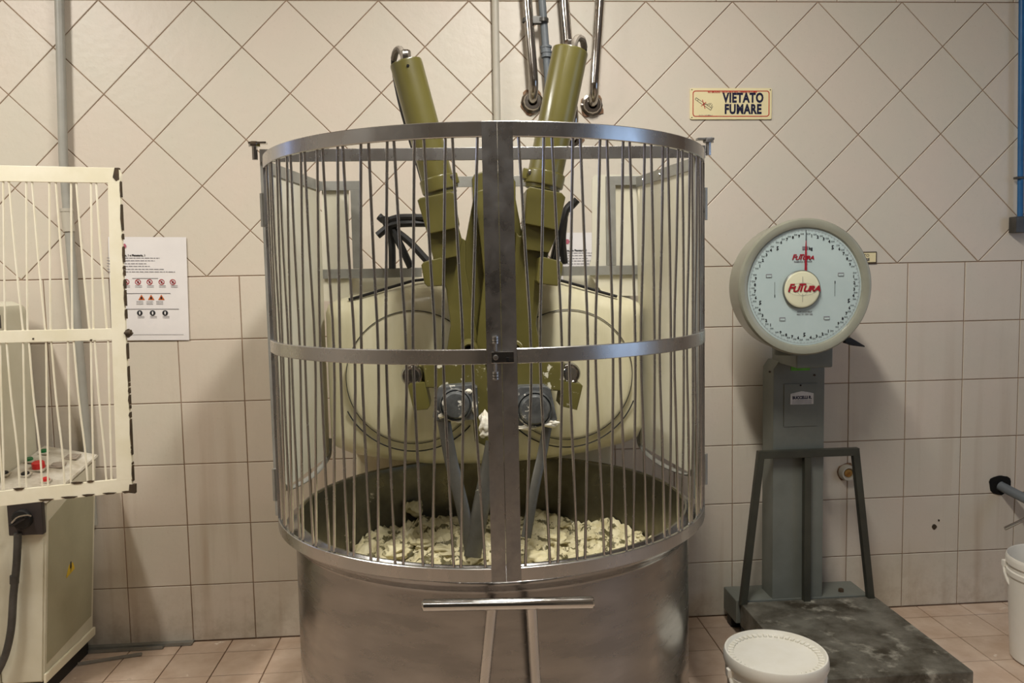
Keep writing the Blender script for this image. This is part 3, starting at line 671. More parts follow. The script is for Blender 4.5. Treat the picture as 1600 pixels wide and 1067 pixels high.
bm = new(); rail([(-150, 280), (-130, 281), (-135, 785), (-155, 785)]); np_(bm, 'hinge_stile', M_WHITEDOOR, gd)
# bars: crooked pairs of thin white rods, upper and lower bay
ub = [(-16, -6), (5, 8), (14, 36), (41, 43), (50, 71), (77, 79), (87, 107), (111, 113), (119, 140), (142, 146), (150, 167)]
lb = [(-20, 4), (0, 6), (10, 31), (36, 41), (45, 66), (72, 75), (80, 101), (106, 111), (115, 137), (142, 146), (148, 166), (169, 174)]
for x0, x1 in ub:
    bm = new(); tube(bm, [dpt(x0, 283, DY+.006), dpt(x0+(x1-x0)*.45, 400, DY+.006), dpt(x1, 518, DY+.006)], .0033, 6, smooth=3); np_(bm, 'bar', M_WHITEROD, gd)
for x0, x1 in lb:
    yb = 765-max(x1, 0)*.085
    bm = new(); tube(bm, [dpt(x0, 532, DY+.006), dpt(x0+(x1-x0)*.35, 620, DY+.006), dpt(x0+(x1-x0)*.8, 700, DY+.006), dpt(x1, yb, DY+.006)], .0033, 6, smooth=3); np_(bm, 'bar', M_WHITEROD, gd)
# bare corner, paint chips and latch stub on the stile
bm = new()
for pl in ([(179, 262), (185, 262), (186, 280), (181, 283), (176, 277)], [(202, 757), (211, 757), (211, 771), (201, 770)], [(193, 520), (199, 514), (206, 521), (199, 528)]):
    bm = new(); prism(bm, ppoly(pl, DY-.0012), DY-.0012, DY+.013); np_(bm, 'bare_patch', M_CHIP, gd, smooth=False)
yy = 284
while yy < 745:
    h = random.choice((3, 5, 8, 14, 24, 40)); y = yy; x = 187.2+(y-285)*.0425; x2 = 187.2+(y+h-285)*.0425; q = random.uniform(.3, 1.7); yy += h+random.choice((1, 2, 3, 6, 12))
    if 505 < y+h and y < 535: continue
    bm = new(); prism(bm, ppoly([(x-q*.5, y), (x+.9, y-1), (x2+1.0, y+h), (x2-q*.4, y+h-1), ((x+x2)/2-q*1.2, y+h*.55)], DY-.0012), DY-.0012, DY+.012); np_(bm, 'bare_patch', M_CHIP, gd, smooth=False)
for (x, y, w, h) in ((40, 288, 0, 0), (60, 780.5, 24, 3), (95, 776.5, 26, 3), (128, 773, 20, 3), (160, 770.5, 22, 2.5), (190, 768, 16, 3), (20, 763.5, 18, 3), (110, 754, 20, 2.6), (135, 752, 12, 2.2), (50, 529, 3, 2), (140, 531, 4, 2)):
    if w: bm = new(); prism(bm, ppoly([(x, y), (x+w*.4, y-1), (x+w, y-h*.4), (x+w*.8, y+h*.6), (x+w*.3, y+h)], DY-.001), DY-.001, DY+.004); np_(bm, 'bare_patch', M_CHIP, gd, smooth=False)
bm = new(); q = P(203, 520, Y=DY+.004); tube(bm, [q+Vector((-.012, 0, 0)), q+Vector((.004, 0, 0))], .010, 10); np_(bm, 'latch_stub', M_CHIP, gd)
bm = new(); x = dpt(-142, 400).x
for z in (1.0, 1.5): tube(bm, [(x, DY+.012, z), (x, -.48, z)], .015, 8)
np_(bm, 'door_bracket', M_CABINET)

cab = thing('control_cabinet', 'cream electrical control cabinet with a sloping push button console at left', 'cabinet', (-.45, -.25, 0))
CO = Vector((-.45, -.25, 0))
def cp(bm, name, m, parent=None, **k): return finish(bm, name, m, parent or cab, off=CO, **k)
CXR = -.316; CXL = -.458; YB_, YF_ = -.062, -.45
def lean(bm):
    for v in bm.verts: u_ = v.co.x; v.co.x += .078*(v.co.z-.08)*max(0, min(1, (u_-CXL)/(CXR-CXL))); v.co.z += max(0, CXR-u_)*.30*(v.co.z > .68)
    return bm
zt_b, zt_f, zb_ = .800, .728, .078
def yzprism(bm, poly, x0, x1, bev=0):
    A = [bm.verts.new((x0, y, z)) for y, z in poly]; B = [bm.verts.new((x1, y, z)) for y, z in poly]
    fs = [bm.faces.new(A), bm.faces.new(B[::-1])]; n = len(poly)
    for i in range(n): fs.append(bm.faces.new((A[i], B[i], B[(i+1) % n], A[(i+1) % n])))
    bmesh.ops.recalc_face_normals(bm, faces=fs)
    if bev: bmesh.ops.bevel(bm, geom=list({e for f in fs for e in f.edges}), offset=bev, segments=2, affect='EDGES')
bm = new(); yzprism(bm, [(YB_, zb_), (YF_, zb_), (YF_, zt_f-.012), (YB_, zt_b-.012)], CXL, CXR, .006); cp(lean(bm), 'cabinet_body', M_CABINET)
bm = new(); yzprism(bm, [(YB_-.02, .16), (YF_+.02, .135), (YF_+.02, .648), (-.245, .705), (YB_-.02, .705)], CXR-.004, CXR+.0012, .0008); cp(lean(bm), 'side_panel', M_CABSIDE)['label'] = 'grey-green recessed side panel'
bm = new(); box2(bm, (CXL, YF_+.02, 0), (CXR-.02, YB_, zb_), .004); cp(bm, 'plinth', M_BLACK)
bm = new(); yzprism(bm, [(YB_+.004, zt_b-.012), (YF_-.006, zt_f-.012), (YF_-.006, zt_f), (YB_+.004, zt_b)], CXL, CXR+.006, .003); con = cp(lean(bm), 'console_plate', M_CONSOLE)
bm = new(); yzprism(bm, [(YB_, zb_-.004), (YF_, zb_-.004), (YF_, zb_+.03), (YB_, zb_+.03)], CXR, CXR+.010, .002); cp(lean(bm), 'bottom_flange', M_WHITEDOOR)
sl = math.atan2(zt_b-zt_f, YB_-YF_); rotc = Matrix.Rotation(sl, 3, 'X')
def cons(px, py):                                             # point on the sloping console
    d = FW+RT*((px-800)/F)-UP*((py-533.5)/F); n = Vector((.25, -math.tan(sl), 1)).normalized(); o = Vector((-.27, YF_, zt_f))
    return CP+d*((o-CP).dot(n)/d.dot(n))
def button(px, py, r, h, m, base=True, name='button'):
    c = cons(px, py); bm = new()
    lathe(bm, [(0, h), (r*.9, h), (r, h-.003), (r, 0)], (0, 0, 0), 'Z', 16)
    bmesh.ops.rotate(bm, verts=bm.verts, cent=(0, 0, 0), matrix=rotc); bmesh.ops.translate(bm, verts=bm.verts, vec=c); cp(bm, name, m, con)
    if base:
        bm = new(); box(bm, (0, 0, .003), (r*2.5, r*2.3, .007), .002); bmesh.ops.rotate(bm, verts=bm.verts, cent=(0, 0, 0), matrix=rotc); bmesh.ops.translate(bm, verts=bm.verts, vec=c); cp(bm, 'button_base', M_CONSOLE if m is not M_BTNGREY else M_BTNGREY, con)
button(69, 708, .014, .014, M_BTNGREEN); button(46, 721, .014, .014, M_BTNGREEN); button(61, 733, .022, .028, M_BTNRED, name='emergency_button')
button(90, 728, .020, .010, M_BTNGREY); button(113, 715, .020, .010, M_BTNGREY); button(72, 753, .013, .016, M_BTNRED); button(40, 743, .014, .012, M_BLACK); button(7, 742, .014, .012, M_BLACK)
bm = new(); a = P(12, 782, Y=-.462); b = P(70, 834, Y=-.462); box2(bm, (a.x, -.472, b.z), (b.x, -.448, a.z), .004); sw = cp(bm, 'switch_box', M_SWITCH)
c = P(35, 811, Y=-.474); bm = new(); lathe(bm, [(0, -.012), (.030, -.012), (.034, -.006), (.034, .004)], c, 'Y', 24); cp(bm, 'switch_dial', M_BLACK, sw)
bm = new(); box(bm, c+Vector((0, -.024, 0)), (.060, .024, .013), .005, rot=Matrix.Rotation(R(-28), 3, 'Y')); cp(bm, 'switch_knob', M_BLACK, sw)
bm = new(); tube(bm, [P(18, 817, Y=-.512), P(28, 808, Y=-.512), P(42, 805, Y=-.512), P(49, 806, Y=-.512)], .003, 6, smooth=4); cp(bm, 'knob_edge', M_CHROME, sw)
bm = new(); tube(bm, [P(28, 833, Y=-.475), P(26, 880, Y=-.478), P(21, 930, Y=-.482), P(17, 985, Y=-.486), P(6, 1030, Y=-.49), P(-14, 1067, Y=-.49)], .0125, 10, smooth=5); cp(bm, 'conduit', M_CONDUIT)
bm = new(); q = P(23, 905, Y=-.48); tube(bm, [q+Vector((0, 0, .014)), q+Vector((-.002, 0, -.014))], .0145, 10); cp(bm, 'conduit_coupling', M_CONDUIT)
st = []
for px, py in ((111, 868), (117, 888), (104, 903)):
    q = P(px, py, X=CXR+.078*.34+.0025); st.append(q)
bm = new(); vs = [bm.verts.new(q) for q in st]+[bm.verts.new(q+Vector((-.0015, 0, 0))) for q in st]; bm.faces.new(vs[:3]); bm.faces.new(vs[3:][::-1]); bridge(bm, vs[:3], vs[3:])
cp(bm, 'warning_sticker', M_YELLOW, smooth=False)['label'] = 'yellow triangular high voltage sticker'
bm = new(); cc = (st[0]+st[1]+st[2])/3
pl = [Vector((.0006, -.002, .022)), Vector((.0006, .006, .022)), Vector((.0006, -.001, .004)), Vector((.0006, .006, .004)), Vector((.0006, -.004, -.020)), Vector((.0006, -.002, -.002)), Vector((.0006, -.008, -.002))]
bm.faces.new([bm.verts.new(cc+v) for v in pl[:2]+[pl[3]]+[pl[4]]+[pl[5]]+[pl[6]]]); cp(bm, 'lightning_bolt', M_INK, smooth=False)

# ------------------------------------------------------------------ pipes and conduits on the wall
def pipe(name, label, pts, r, m, cat='pipe', smooth=0, seg=14, group=None):
    bm = new(); tube(bm, pts, r, seg, smooth=smooth); c = Vector(pts[-1]); o = finish(bm, name, m, off=c); o.location = c
    return tag(o, label, cat, group), c
def child(bm, name, m, par): return finish(bm, name, m, par, off=par.location)
a = P(91, -60, Y=-.028); 
q1 = P(103, 300, Y=-.028); q2 = P(137, 700, Y=-.028); q3 = P(150, 760, Y=-.04)
o, c = pipe('grey_conduit', 'grey plastic conduit running down the wall behind the white guard door', [a, P(99, 250, Y=-.028), q1, P(118, 480, Y=-.028), q2, P(146, 820, Y=-.028)], .0165, M_GREYPVC)
bm = new(); tube(bm, [P(104, 326, Y=-.028), P(108, 362, Y=-.028)], .0215, 14); tube(bm, [P(104, 326, Y=-.028), P(104.4, 331, Y=-.028)], .0235, 14); child(bm, 'coupling', M_PVC3, o)
o, c = pipe('beige_conduit', 'slim beige plastic conduit on the wall straight above the guard doors', [P(773, -40, Y=-.03), P(777, 200, Y=-.03), P(780, 330, Y=-.03)], .0140, M_PVC3)
def elbow(px, py, top, Yw, label, m, r=.0185, mid=None):
    e = P(px, py, Y=Yw)
    pts = [top]+(mid or [])+[e+Vector((0, 0, .05)), e+Vector((0, .006, .018)), e+Vector((0, .03, -.012)), Vector((e.x, -.004, e.z-.022))]
    o, c = pipe('steel_water_pipe', label, pts, r, m)
    bm = new(); f = Vector((e.x, -.002, e.z-.022))
    lathe(bm, [(r, -.030), (r+.014, -.030), (r+.018, -.024), (r+.018, -.006), (r+.026, -.004), (r+.028, 0)], f, 'Y', 12); child(bm, 'wall_nut', M_PIPE, o)
    bm = new(); ring = [(f.x+(.050+.012*noise.noise(Vector((math.cos(t)*1.3, math.sin(t)*1.3, px)))*2)*math.cos(t), f.z+(.048+.012*noise.noise(Vector((math.cos(t)*1.3, math.sin(t)*1.3, px)))*2)*math.sin(t)) for t in [k*2*math.pi/22 for k in range(22)]]
    prism(bm, ring, -.006, -.0005, .002); child(bm, 'mortar_patch', M_RUSTY, o)
    return o
elbow(834, 145, P(819, -60, Y=-.075), -.075, 'shiny steel pipe, leftmost one entering the wall above the guard', M_PIPE)
elbow(929, 150, P(941, -60, Y=-.075), -.075, 'shiny steel pipe, right one turning into the wall beside the right cylinder', M_PIPE)
elbow(897, 205, P(877, -60, Y=-.075), -.075, 'shiny steel pipe passing behind the right olive cylinder', M_PIPE)
o, c = pipe('dark_conduit', 'blue-grey plastic conduit strapped beside the leftmost steel pipe', [P(842, -60, Y=-.06), P(850, 40, Y=-.06), P(856, 120, Y=-.06), P(862, 200, Y=-.06)], .0148, M_PVC2)
bm = new(); tube(bm, [P(852, 72, Y=-.06), P(855, 90, Y=-.06)], .0205, 14)
for y in (74, 82, 89): lathe(bm, [(.02, -.004), (.0235, -.003), (.0235, .003), (.02, .004)], P(853+(y-74)*.12, y, Y=-.06), 'Z', 14)
child(bm, 'coupling', M_PVC2, o)
bm = new()
for px in (824.5, 848.5): lathe(bm, [(.017, -.007), (.0215, -.007), (.0215, .007), (.017, .007)], P(px, 32, Y=-.07), 'Z', 16, closed=True)
box2(bm, P(829, 36, Y=-.085), P(845, 28, Y=-.06), .001); child(bm, 'strap', M_CONDUIT, o)
o, c = pipe('blue_conduit', 'blue painted pipe at the right edge ending in a dark fitting', [P(1597, -60, Y=-.03), P(1594, 345, Y=-.03)], .0115, M_BLUE)
bm = new(); box2(bm, P(1588, 338, Y=-.05), P(1600, 364, Y=-.004), .003); child(bm, 'end_fitting', M_CONDUIT, o)
bm = new(); q = P(1594, 278, Y=-.03); box(bm, q, (.040, .03, .010), .002); child(bm, 'pipe_clip', M_CONDUIT, o)

# capped stub behind the scale guard
c = P(1325, 739, Y=-.02)
st_ = thing('pipe_stub', 'capped brass pipe stub in a chipped hole behind the scale guard', 'pipe', c)
bm = new(); lathe(bm, [(.018, -.002), (.024, -.012), (.030, -.012), (.034, 0), (.034, .018), (.02, .018)], c, 'Y', 24, closed=True); finish(bm, 'flange', M_PVC3, st_, off=c)
bm = new(); lathe(bm, [(0, -.006), (.017, -.004), (.020, .004), (.020, .018)], c, 'Y', 20); finish(bm, 'brass_cap', M_BRASS, st_, off=c)
bm = new(); ring = [(c.x+.040*(1+.35*noise.noise(Vector((math.cos(t)*1.5, math.sin(t)*1.5, 4))))*math.cos(t), c.z+.040*(1+.35*noise.noise(Vector((math.cos(t)*1.5, math.sin(t)*1.5, 4))))*math.sin(t)) for t in [k*2*math.pi/18 for k in range(18)]]
prism(bm, ring, -.002, .001); finish(bm, 'chipped_edge', M_RUSTY, st_, off=c)

# drain pipe coming out of the dark hole at the right
c = P(1563, 757, Y=-.003)
dp = thing('drain_pipe', 'grey pipe with a tap lever coming out of a ragged black wall hole', 'pipe', c)
bm = new(); ring = [(c.x+.048*(1+.22*noise.noise(Vector((math.cos(t)*1.6, math.sin(t)*1.6, 7))))*math.cos(t), c.z+.045*(1+.22*noise.noise(Vector((math.cos(t)*1.6, math.sin(t)*1.6, 7))))*math.sin(t)) for t in [k*2*math.pi/22 for k in range(22)]]
prism(bm, ring, -.0035, .003); finish(bm, 'wall_hole', M_VOID, dp, off=c)
e = c+Vector((.055, -.20, -.052)); s_ = c+Vector((.0, .0, -.006)); e2 = e+(e-s_)*.9
bm = new(); tube(bm, [s_+Vector((-.004, .003, .003)), s_, e, e2], .0205, 14); finish(bm, 'pipe_run', M_PVC2, dp, off=c)
bm = new(); dd = (e-s_).normalized(); tube(bm, [e-dd*.02, e+dd*.02], .027, 12); tube(bm, [e+dd*.035, e+dd*.06], .027, 12); finish(bm, 'tap_body', M_CHROME, dp, off=c)
bm = new(); l0 = P(1570, 826, Y=-.30); l1 = P(1612, 806, Y=-.30); tube(bm, [l0, l1], .0085, 8, squash=.6); tube(bm, [l1, e+dd*.045], .006, 8); finish(bm, 'tap_lever', M_CHROME, dp, off=c)

# ------------------------------------------------------------------ notices and signs
def notice(name, label, c, w, h, rot=0):
    t = thing(name, label, 'notice', c); t.rotation_euler = (0, R(rot), 0)
    bm = new(); n = 8
    A = []
    for i in range(n+1):
        row = []
        for j in range(n+1):
            x = -w/2+w*i/n; z = -h/2+h*j/n
            row.append(bm.verts.new((x, -.0030+.0012*(abs(i-n/2)/(n/2))**3+.0008*(abs(j-n/2)/(n/2))**4, z)))
        A.append(row)
    for i in range(n):
        for j in range(n): bm.faces.new((A[i][j], A[i+1][j], A[i+1][j+1], A[i][j+1]))
    o = finish(bm, 'sheet', M_PAPER, t, smooth=False); md = o.modifiers.new('thick', 'SOLIDIFY'); md.thickness = .0006
    return t
def flatpoly(t, name, m, polys, y=-.0042, th=.0003):
    bm = new()
    for pl in polys: prism(bm, pl, y, y+th)
    return finish(bm, name, m, t, smooth=False)
def bar_(x, z, w, h): return [(x, z), (x+w, z), (x+w, z+h), (x, z+h)]
def disc(x, z, r, n=20): return [(x+r*math.cos(2*math.pi*k/n), z+r*math.sin(2*math.pi*k/n)) for k in range(n)]
def ringp(t, name, m, cs, r, wd, y=-.0043):
    bm = new()
    for x, z in cs: lathe(bm, [(r-wd, 0), (r, 0), (r, .0004), (r-wd, .0004)], (x, y, z), 'Y', 24, closed=True)
    return finish(bm, name, m, t, smooth=False)
def safety_notice(label, c, rot):
    w, h = .297, .405
    t = notice('safety_notice', label, c, w, h, rot); x0, z1 = -w/2, h/2
    zf = lambda py: z1-(py-372)/158*h                          # down the sheet
    xf = lambda px: w/2-(288-px)*.00253
    flatpoly(t, 'badge', M_PINKINK, [disc(xf(194), zf(386), .011, 6)])
    text('Meccanica, 1 e Planetaria, 1', .0105, M_INK, t, (xf(203), -.0043, zf(400)), bold=.0003)
    ln = []
    for k, (py, e) in enumerate(((404, 247), (408, 240), (412.5, 227), (416.5, 233), (421, 253), (425, 270))):
        x = xf(168)
        while x < xf(e):
            wd = random.uniform(.006, .018); ln.append(bar_(x, zf(py)-.0015, min(wd, xf(e)-x), .0026)); x += wd+.003
    for a, b, py in ((205, 244, 435), (192, 262, 458), (192, 274, 482), (200, 280, 521)):
        ln.append(bar_(xf(a), zf(py)-.001, xf(b)-xf(a), .0022 if py < 500 else .001))
    for xs, py, k in ((range(178, 280, 18), 446, 2), (range(215, 250, 15), 470, 3), (range(216, 258, 19), 493, 2)):
        for x in xs:
            for i in range(k): ln.append(bar_(xf(x-5), zf(py+i*2.2)-.001, .026, .0014))
    flatpoly(t, 'text_lines', M_GREYINK, ln)
    cs = [(xf(x), zf(440.5)) for x in (178, 196, 213.5, 231, 249, 266)]
    ringp(t, 'prohibition_rings', M_CRIMSON, cs[1:], .0112, .0026)
    flatpoly(t, 'prohibition_marks', M_CRIMSON, [[(x-.008, z+.006), (x-.006, z+.008), (x+.008, z-.006), (x+.006, z-.008)] for x, z in cs[1:]])
    flatpoly(t, 'pictograms', M_INK, [bar_(x-.003, z-.005, .006, .009) for x, z in cs[1:]], y=-.0041)
    tr = [(xf(x), zf(464)) for x in (218, 232.5, 248)]
    flatpoly(t, 'warning_triangles', M_ORANGE, [[(x-.0125, z-.010), (x+.0125, z-.010), (x, z+.011)] for x, z in tr])
    flatpoly(t, 'triangle_marks', M_INK, [[(x-.004, z-.007), (x+.004, z-.007), (x+.003, z+.001), (x, z+.004), (x-.003, z+.001)] for x, z in tr], y=-.0045)
    bl = [(xf(x), zf(488)) for x in (214.5, 234, 253)]
    flatpoly(t, 'duty_discs', M_INK, [disc(x, z, .0108) for x, z in bl])
    flatpoly(t, 'duty_marks', M_PAPER, [[(x-.0018, z-.006), (x+.0018, z-.006), (x+.003, z+.001), (x+.002, z+.006), (x-.002, z+.006), (x-.003, z+.001)] for x, z in bl], y=-.0045)
    return t
safety_notice('white printed safety notice with red, orange and black symbols beside the white door', (-.046, -.004, 1.441), 1.2)
safety_notice('white safety notice hung on the wall behind the right kneading arm, mostly hidden', (1.700, -.004, 1.430), .6)

tl, br = P(1081.5, 137, Y=-.012), P(1204, 186, Y=-.012)
c = (tl+br)/2; sw_, sh_ = .338, .124
sg = thing('no_smoking_sign', 'cream no smoking sign reading VIETATO FUMARE with a red border', 'sign', (c.x, -.001, c.z)); sg.rotation_euler = (0, R(.3), 0)
bm = new(); pl = rrect(-sw_/2, -sh_/2, sw_/2, sh_/2, .006); prism(bm, pl, -.006, 0, .001); finish(bm, 'sign_plate', M_SIGN, sg)
bm = new(); A = rrect(-sw_/2+.010, -sh_/2+.010, sw_/2-.010, sh_/2-.010, .012, 6); B = rrect(-sw_/2+.0135, -sh_/2+.0135, sw_/2-.0135, sh_/2-.0135, .009, 6)
va = [bm.verts.new((x, -.0066, z)) for x, z in A]; vb = [bm.verts.new((x, -.0066, z)) for x, z in B]; bridge(bm, va, vb); finish(bm, 'red_border', M_RED, sg, smooth=False)
text('VIETATO', .052, M_NAVY, sg, (.050, -.0066, .0215), bold=.0023, sx=.74, space=1.10)
text('FUMARE', .052, M_NAVY, sg, (.049, -.0066, -.0235), bold=.0023, sx=.74, space=1.10)
text('NO SMOKING - NICHT RAUCHEN - DEFENSE DE FUMER', .0102, M_RED, sg, (.005, -.0066, .0455), bold=.0003, sx=.80)
bm = new()
for a, b in (((-.145, .024), (-.080, -.018)), ((-.149, .017), (-.084, -.026)), ((-.145, .024), (-.149, .017)), ((-.135, .0175), (-.139, .0105)), ((-.1, -.005), (-.088, .002)), ((-.092, -.008), (-.082, .002)), ((-.084, -.014), (-.078, -.002)), ((-.08, -.018), (-.076, -.010)), ((-.08, -.018), (-.084, -.026)), ((-.120, -.006), (-.100, .0))):
    d = Vector((b[0]-a[0], b[1]-a[1])).normalized()*.0008; n = (-d.y, d.x)
    prism(bm, [(a[0]-n[0], a[1]-n[1]), (b[0]-n[0], b[1]-n[1]), (b[0]+n[0], b[1]+n[1]), (a[0]+n[0], a[1]+n[1])], -.0067, -.0062)
finish(bm, 'cigarette_drawing', M_INK, sg, smooth=False)
bm = new()
for a, b in (((-.119, .016), (-.108, -.020)), ((-.124, -.010), (-.104, .006))):
    d = Vector((b[0]-a[0], b[1]-a[1])).normalized()*.0013; n = (-d.y, d.x)
    prism(bm, [(a[0]-n[0], a[1]-n[1]), (b[0]-n[0], b[1]-n[1]), (b[0]+n[0], b[1]+n[1]), (a[0]+n[0], a[1]+n[1])], -.0069, -.0063)
finish(bm, 'red_cross', M_RED, sg, smooth=False)
text('Art. 51 L. 16.01.2003 n. 3', .006, M_GREYINK, sg, (-.105, -.0066, -.046), sx=.9)
for x, z in ((-.162, .055), (.162, .055), (-.162, -.055)):
    bm = new(); lathe(bm, [(0, -.0075), (.0022, -.007), (.0025, -.005)], (x, 0, z), 'Y', 8); finish(bm, 'screw', M_CHIP, sg)

tl, br = P(1316, 394, Y=-.008), P(1370, 411, Y=-.008); c = (tl+br)/2; ww, hh = br.x-tl.x, tl.z-br.z
s2 = thing('small_sign', 'small framed cream sign half hidden behind the scale dial', 'sign', (c.x, -.001, c.z))
bm = new(); box(bm, (0, -.003, 0), (ww, .006, hh), .001); finish(bm, 'sign_frame', M_CHIP, s2)
bm = new(); box(bm, (0, -.0066, 0), (ww-.009, .0012, hh-.009)); finish(bm, 'sign_face', M_SIGN, s2)
text('VIETATO', .0165, M_INK, s2, (.008, -.0075, .008), sx=1.0); text('FUMARE', .0155, M_NAVY, s2, (.014, -.0075, -.009), bold=.0006, sx=1.0)

# ------------------------------------------------------------------ floor scale
sc_ = thing('floor_scale', 'grey platform floor scale with a big round dial on a column', 'scale', (2.54, -.5, 0)); SO = Vector((2.54, -.5, 0))
def sp_(bm, name, m, parent=None, **k): return finish(bm, name, m, parent or sc_, off=SO, **k)
bm = new(); box2(bm, (2.262, -.835, .045), (2.822, -.205, .142), .006); sp_(bm, 'platform', M_PLATF)
bm = new()
for x in (2.29, 2.79):
    for y in (-.80, -.25): bm = new(); box2(bm, (x-.03, y-.03, 0), (x+.03, y+.03, .05), .004); sp_(bm, 'foot', M_BLACK)
bm = new(); box2(bm, (2.248, -.198, .05), (2.800, -.045, .146), .006); sp_(bm, 'column_base', M_COLUMN)
bm = new()
for x in (2.28, 2.77): bm = new(); box2(bm, (x-.025, -.12, 0), (x+.025, -.07, .055), .004); sp_(bm, 'foot', M_BLACK)
cx0, cx1 = 2.398, 2.606; cz1 = 1.108
bm = new()
pl = [(cx0+.022, cz1), (cx1-.022, cz1), (cx1, cz1-.032), (cx1, .14), (cx0, .14), (cx0, cz1-.032)]
prism(bm, pl, -.195, -.085, .003); sp_(bm, 'column', M_COLUMN)
a, b = P(1225, 600, Y=-.196), P(1276, 665, Y=-.196)
bm = new(); box2(bm, (a.x, -.1985, b.z), (b.x, -.19, a.z), .001); cpn = sp_(bm, 'column_panel', M_COLUMN)
bm = new(); q = P(1251, 602, Y=-.199); lathe(bm, [(0, -.001), (.0035, -.001), (.0035, .004)], q, 'Y', 10); sp_(bm, 'keyhole', M_VOID)
for px, py in ((1203, 581), (1273, 586)):
    bm = new(); q = P(px, py, Y=-.197); lathe(bm, [(0, -.003), (.004, -.002), (.0045, .004)], q, 'Y', 8); sp_(bm, 'screw', M_CHIP)
a, b = P(1236, 568, Y=-.197), P(1265.5, 578.5, Y=-.197)
bm = new(); box2(bm, (a.x, -.1972, b.z), (b.x, -.193, a.z)); gs = sp_(bm, 'green_sticker', M_GREENST)
a, b = P(1235, 613, Y=-.2), P(1271, 631, Y=-.2); c = (a+b)/2; hw, hh = (b.x-a.x)/2, (a.z-b.z)/2
bm = new(); prism(bm, [(c.x-hw, c.z-hh), (c.x+hw, c.z-hh), (c.x+hw, c.z+hh*.75), (c.x+hw*.7, c.z+hh*.9), (c.x, c.z+hh*1.15), (c.x-hw*.7, c.z+hh*.9), (c.x-hw, c.z+hh*.75)], -.2005, -.197); fs_ = sp_(bm, 'maker_sticker', M_FOIL, smooth=False)
text('BUCCELLI R.', .0165, M_NAVY, sc_, c+Vector((0, -.0005-.0005, .002))-SO+Vector((0, -(c.y+.2), 0)), bold=.0008, sx=.86)
bm = new()
for k in range(3): prism(bm, bar_(c.x-hw*.85, c.z-hh*(.40+.22*k), hw*1.7, .0016), -.2010, -.2003)
sp_(bm, 'sticker_print', M_GREYINK, smooth=False)
# dial housing
DC = P(1257, 448.5, Y=-.42); rx = .236
bm = new(); lathe(bm, [(0, .155), (.20, .150), (rx-.006, .135), (rx+.002, .12), (rx+.004, .02), (rx+.012, .006), (rx+.012, -.006), (rx+.006, -.014), (rx-.008, -.016), (rx-.020, -.010), (rx-.026, .004)], DC, 'Y', 96); sp_(bm, 'dial_case', M_SCALEGREY)
bm = new(); lathe(bm, [(0, -.002), (rx-.024, -.002), (rx-.024, .006)], DC, 'Y', 96); dial = sp_(bm, 'dial_face', M_DIAL, ang=20)
bm = new(); tube(bm, [(DC.x-.03, -.34, 1.19), (DC.x-.03, -.34, 1.15)], .05, 24); tube(bm, [(DC.x+.075, -.34, 1.19), (DC.x+.075, -.34, 1.15)], .012, 10)
box2(bm, (2.42, -.36, 1.098), (2.56, -.12, 1.18), .006); sp_(bm, 'dial_neck', M_COLUMN)
RD = rx-.024
def dpos(deg, r, y=-.0035): t = R(deg); return Vector((DC.x+r*math.sin(t), DC.y+y, DC.z+r*math.cos(t)))
bm = new()
def mark(deg, r0, r1, w_):
    t = R(deg); n = Vector((math.cos(t), 0, -math.sin(t)))*w_/2; a, b = dpos(deg, r0, -.0028), dpos(deg, r1, -.0028)
    bm.faces.new([bm.verts.new(v) for v in (a-n, a+n, b+n, b-n)])
for k in range(500):
    mark(k*.72, RD*.975, RD*(.955 if k % 5 else .94), .0005 if k % 5 else .0009)
sp_(bm, 'graduations', M_GREYINK, smooth=False)
tm = []
def dtext(s, deg, r, size, m, bold=.0002):
    p = dpos(deg, r, -.0030)
    return p
bm = new()
def glyphs(items, m, name):
    """short upright numerals joined into one printed part"""
    bm2 = new()
    cache = {}
    for s, size, bold, p in items:
        key = (s, size, bold)
        if key not in cache:
            c_ = bpy.data.curves.new('t', 'FONT'); c_.body = s; c_.size = size; c_.align_x = 'CENTER'; c_.align_y = 'CENTER'; c_.offset = bold; c_.resolution_u = 1
            o_ = bpy.data.objects.new('t', c_); COL.objects.link(o_); dgp = bpy.context.evaluated_depsgraph_get(); dgp.update()
            cache[key] = bpy.data.meshes.new_from_object(o_.evaluated_get(dgp)); bpy.data.objects.remove(o_); bpy.data.curves.remove(c_)
        me = cache[key].copy(); me.transform(Matrix.Translation(p-SO) @ Matrix.Rotation(R(90), 4, 'X')); bm2.from_mesh(me); bpy.data.meshes.remove(me)
    me = bpy.data.meshes.new(name); bm2.to_mesh(me); bm2.free(); me.materials.clear(); me.materials.append(m)
    return link(name, me, m, sc_)
items = []
for sct in range(5):
    for k in range(1, 10):
        dg_ = sct*72+k*7.2
        items.append((str(k), .020 if k == 5 else .0145, .0006, dpos(dg_, RD*(.82 if k == 5 else .875))))
    for k in range(10): items.append(('500', .0085, .0001, dpos(sct*72+k*7.2+3.6, RD*.905)))
items = [i for i in items]
glyphs(items, M_INK, 'numerals')
bm = new()
for k in range(5):
    bm = new(); p = dpos(k*72, RD*.665); box(bm, p, (.022, .0016, .012), .0005); sl_ = sp_(bm, 'window_slot', M_GREYINK)
    if k: bm = new(); box(bm, p+Vector((0, -.0012, -.0015)), (.018, .0008, .007)); sp_(bm, 'slot_front', M_DIAL, sl_)
bm = new()
for sg_ in (-1, 1): prism(bm, bar_(DC.x+sg_*.112, DC.z-.035, .001, .055), DC.y-.0030, DC.y-.0024); prism(bm, bar_(DC.x+sg_*.112-.0006, DC.z-.035 if sg_ < 0 else DC.z+.010, .0028, .010), DC.y-.0031, DC.y-.0024)
sp_(bm, 'side_marks', M_INK, smooth=False)
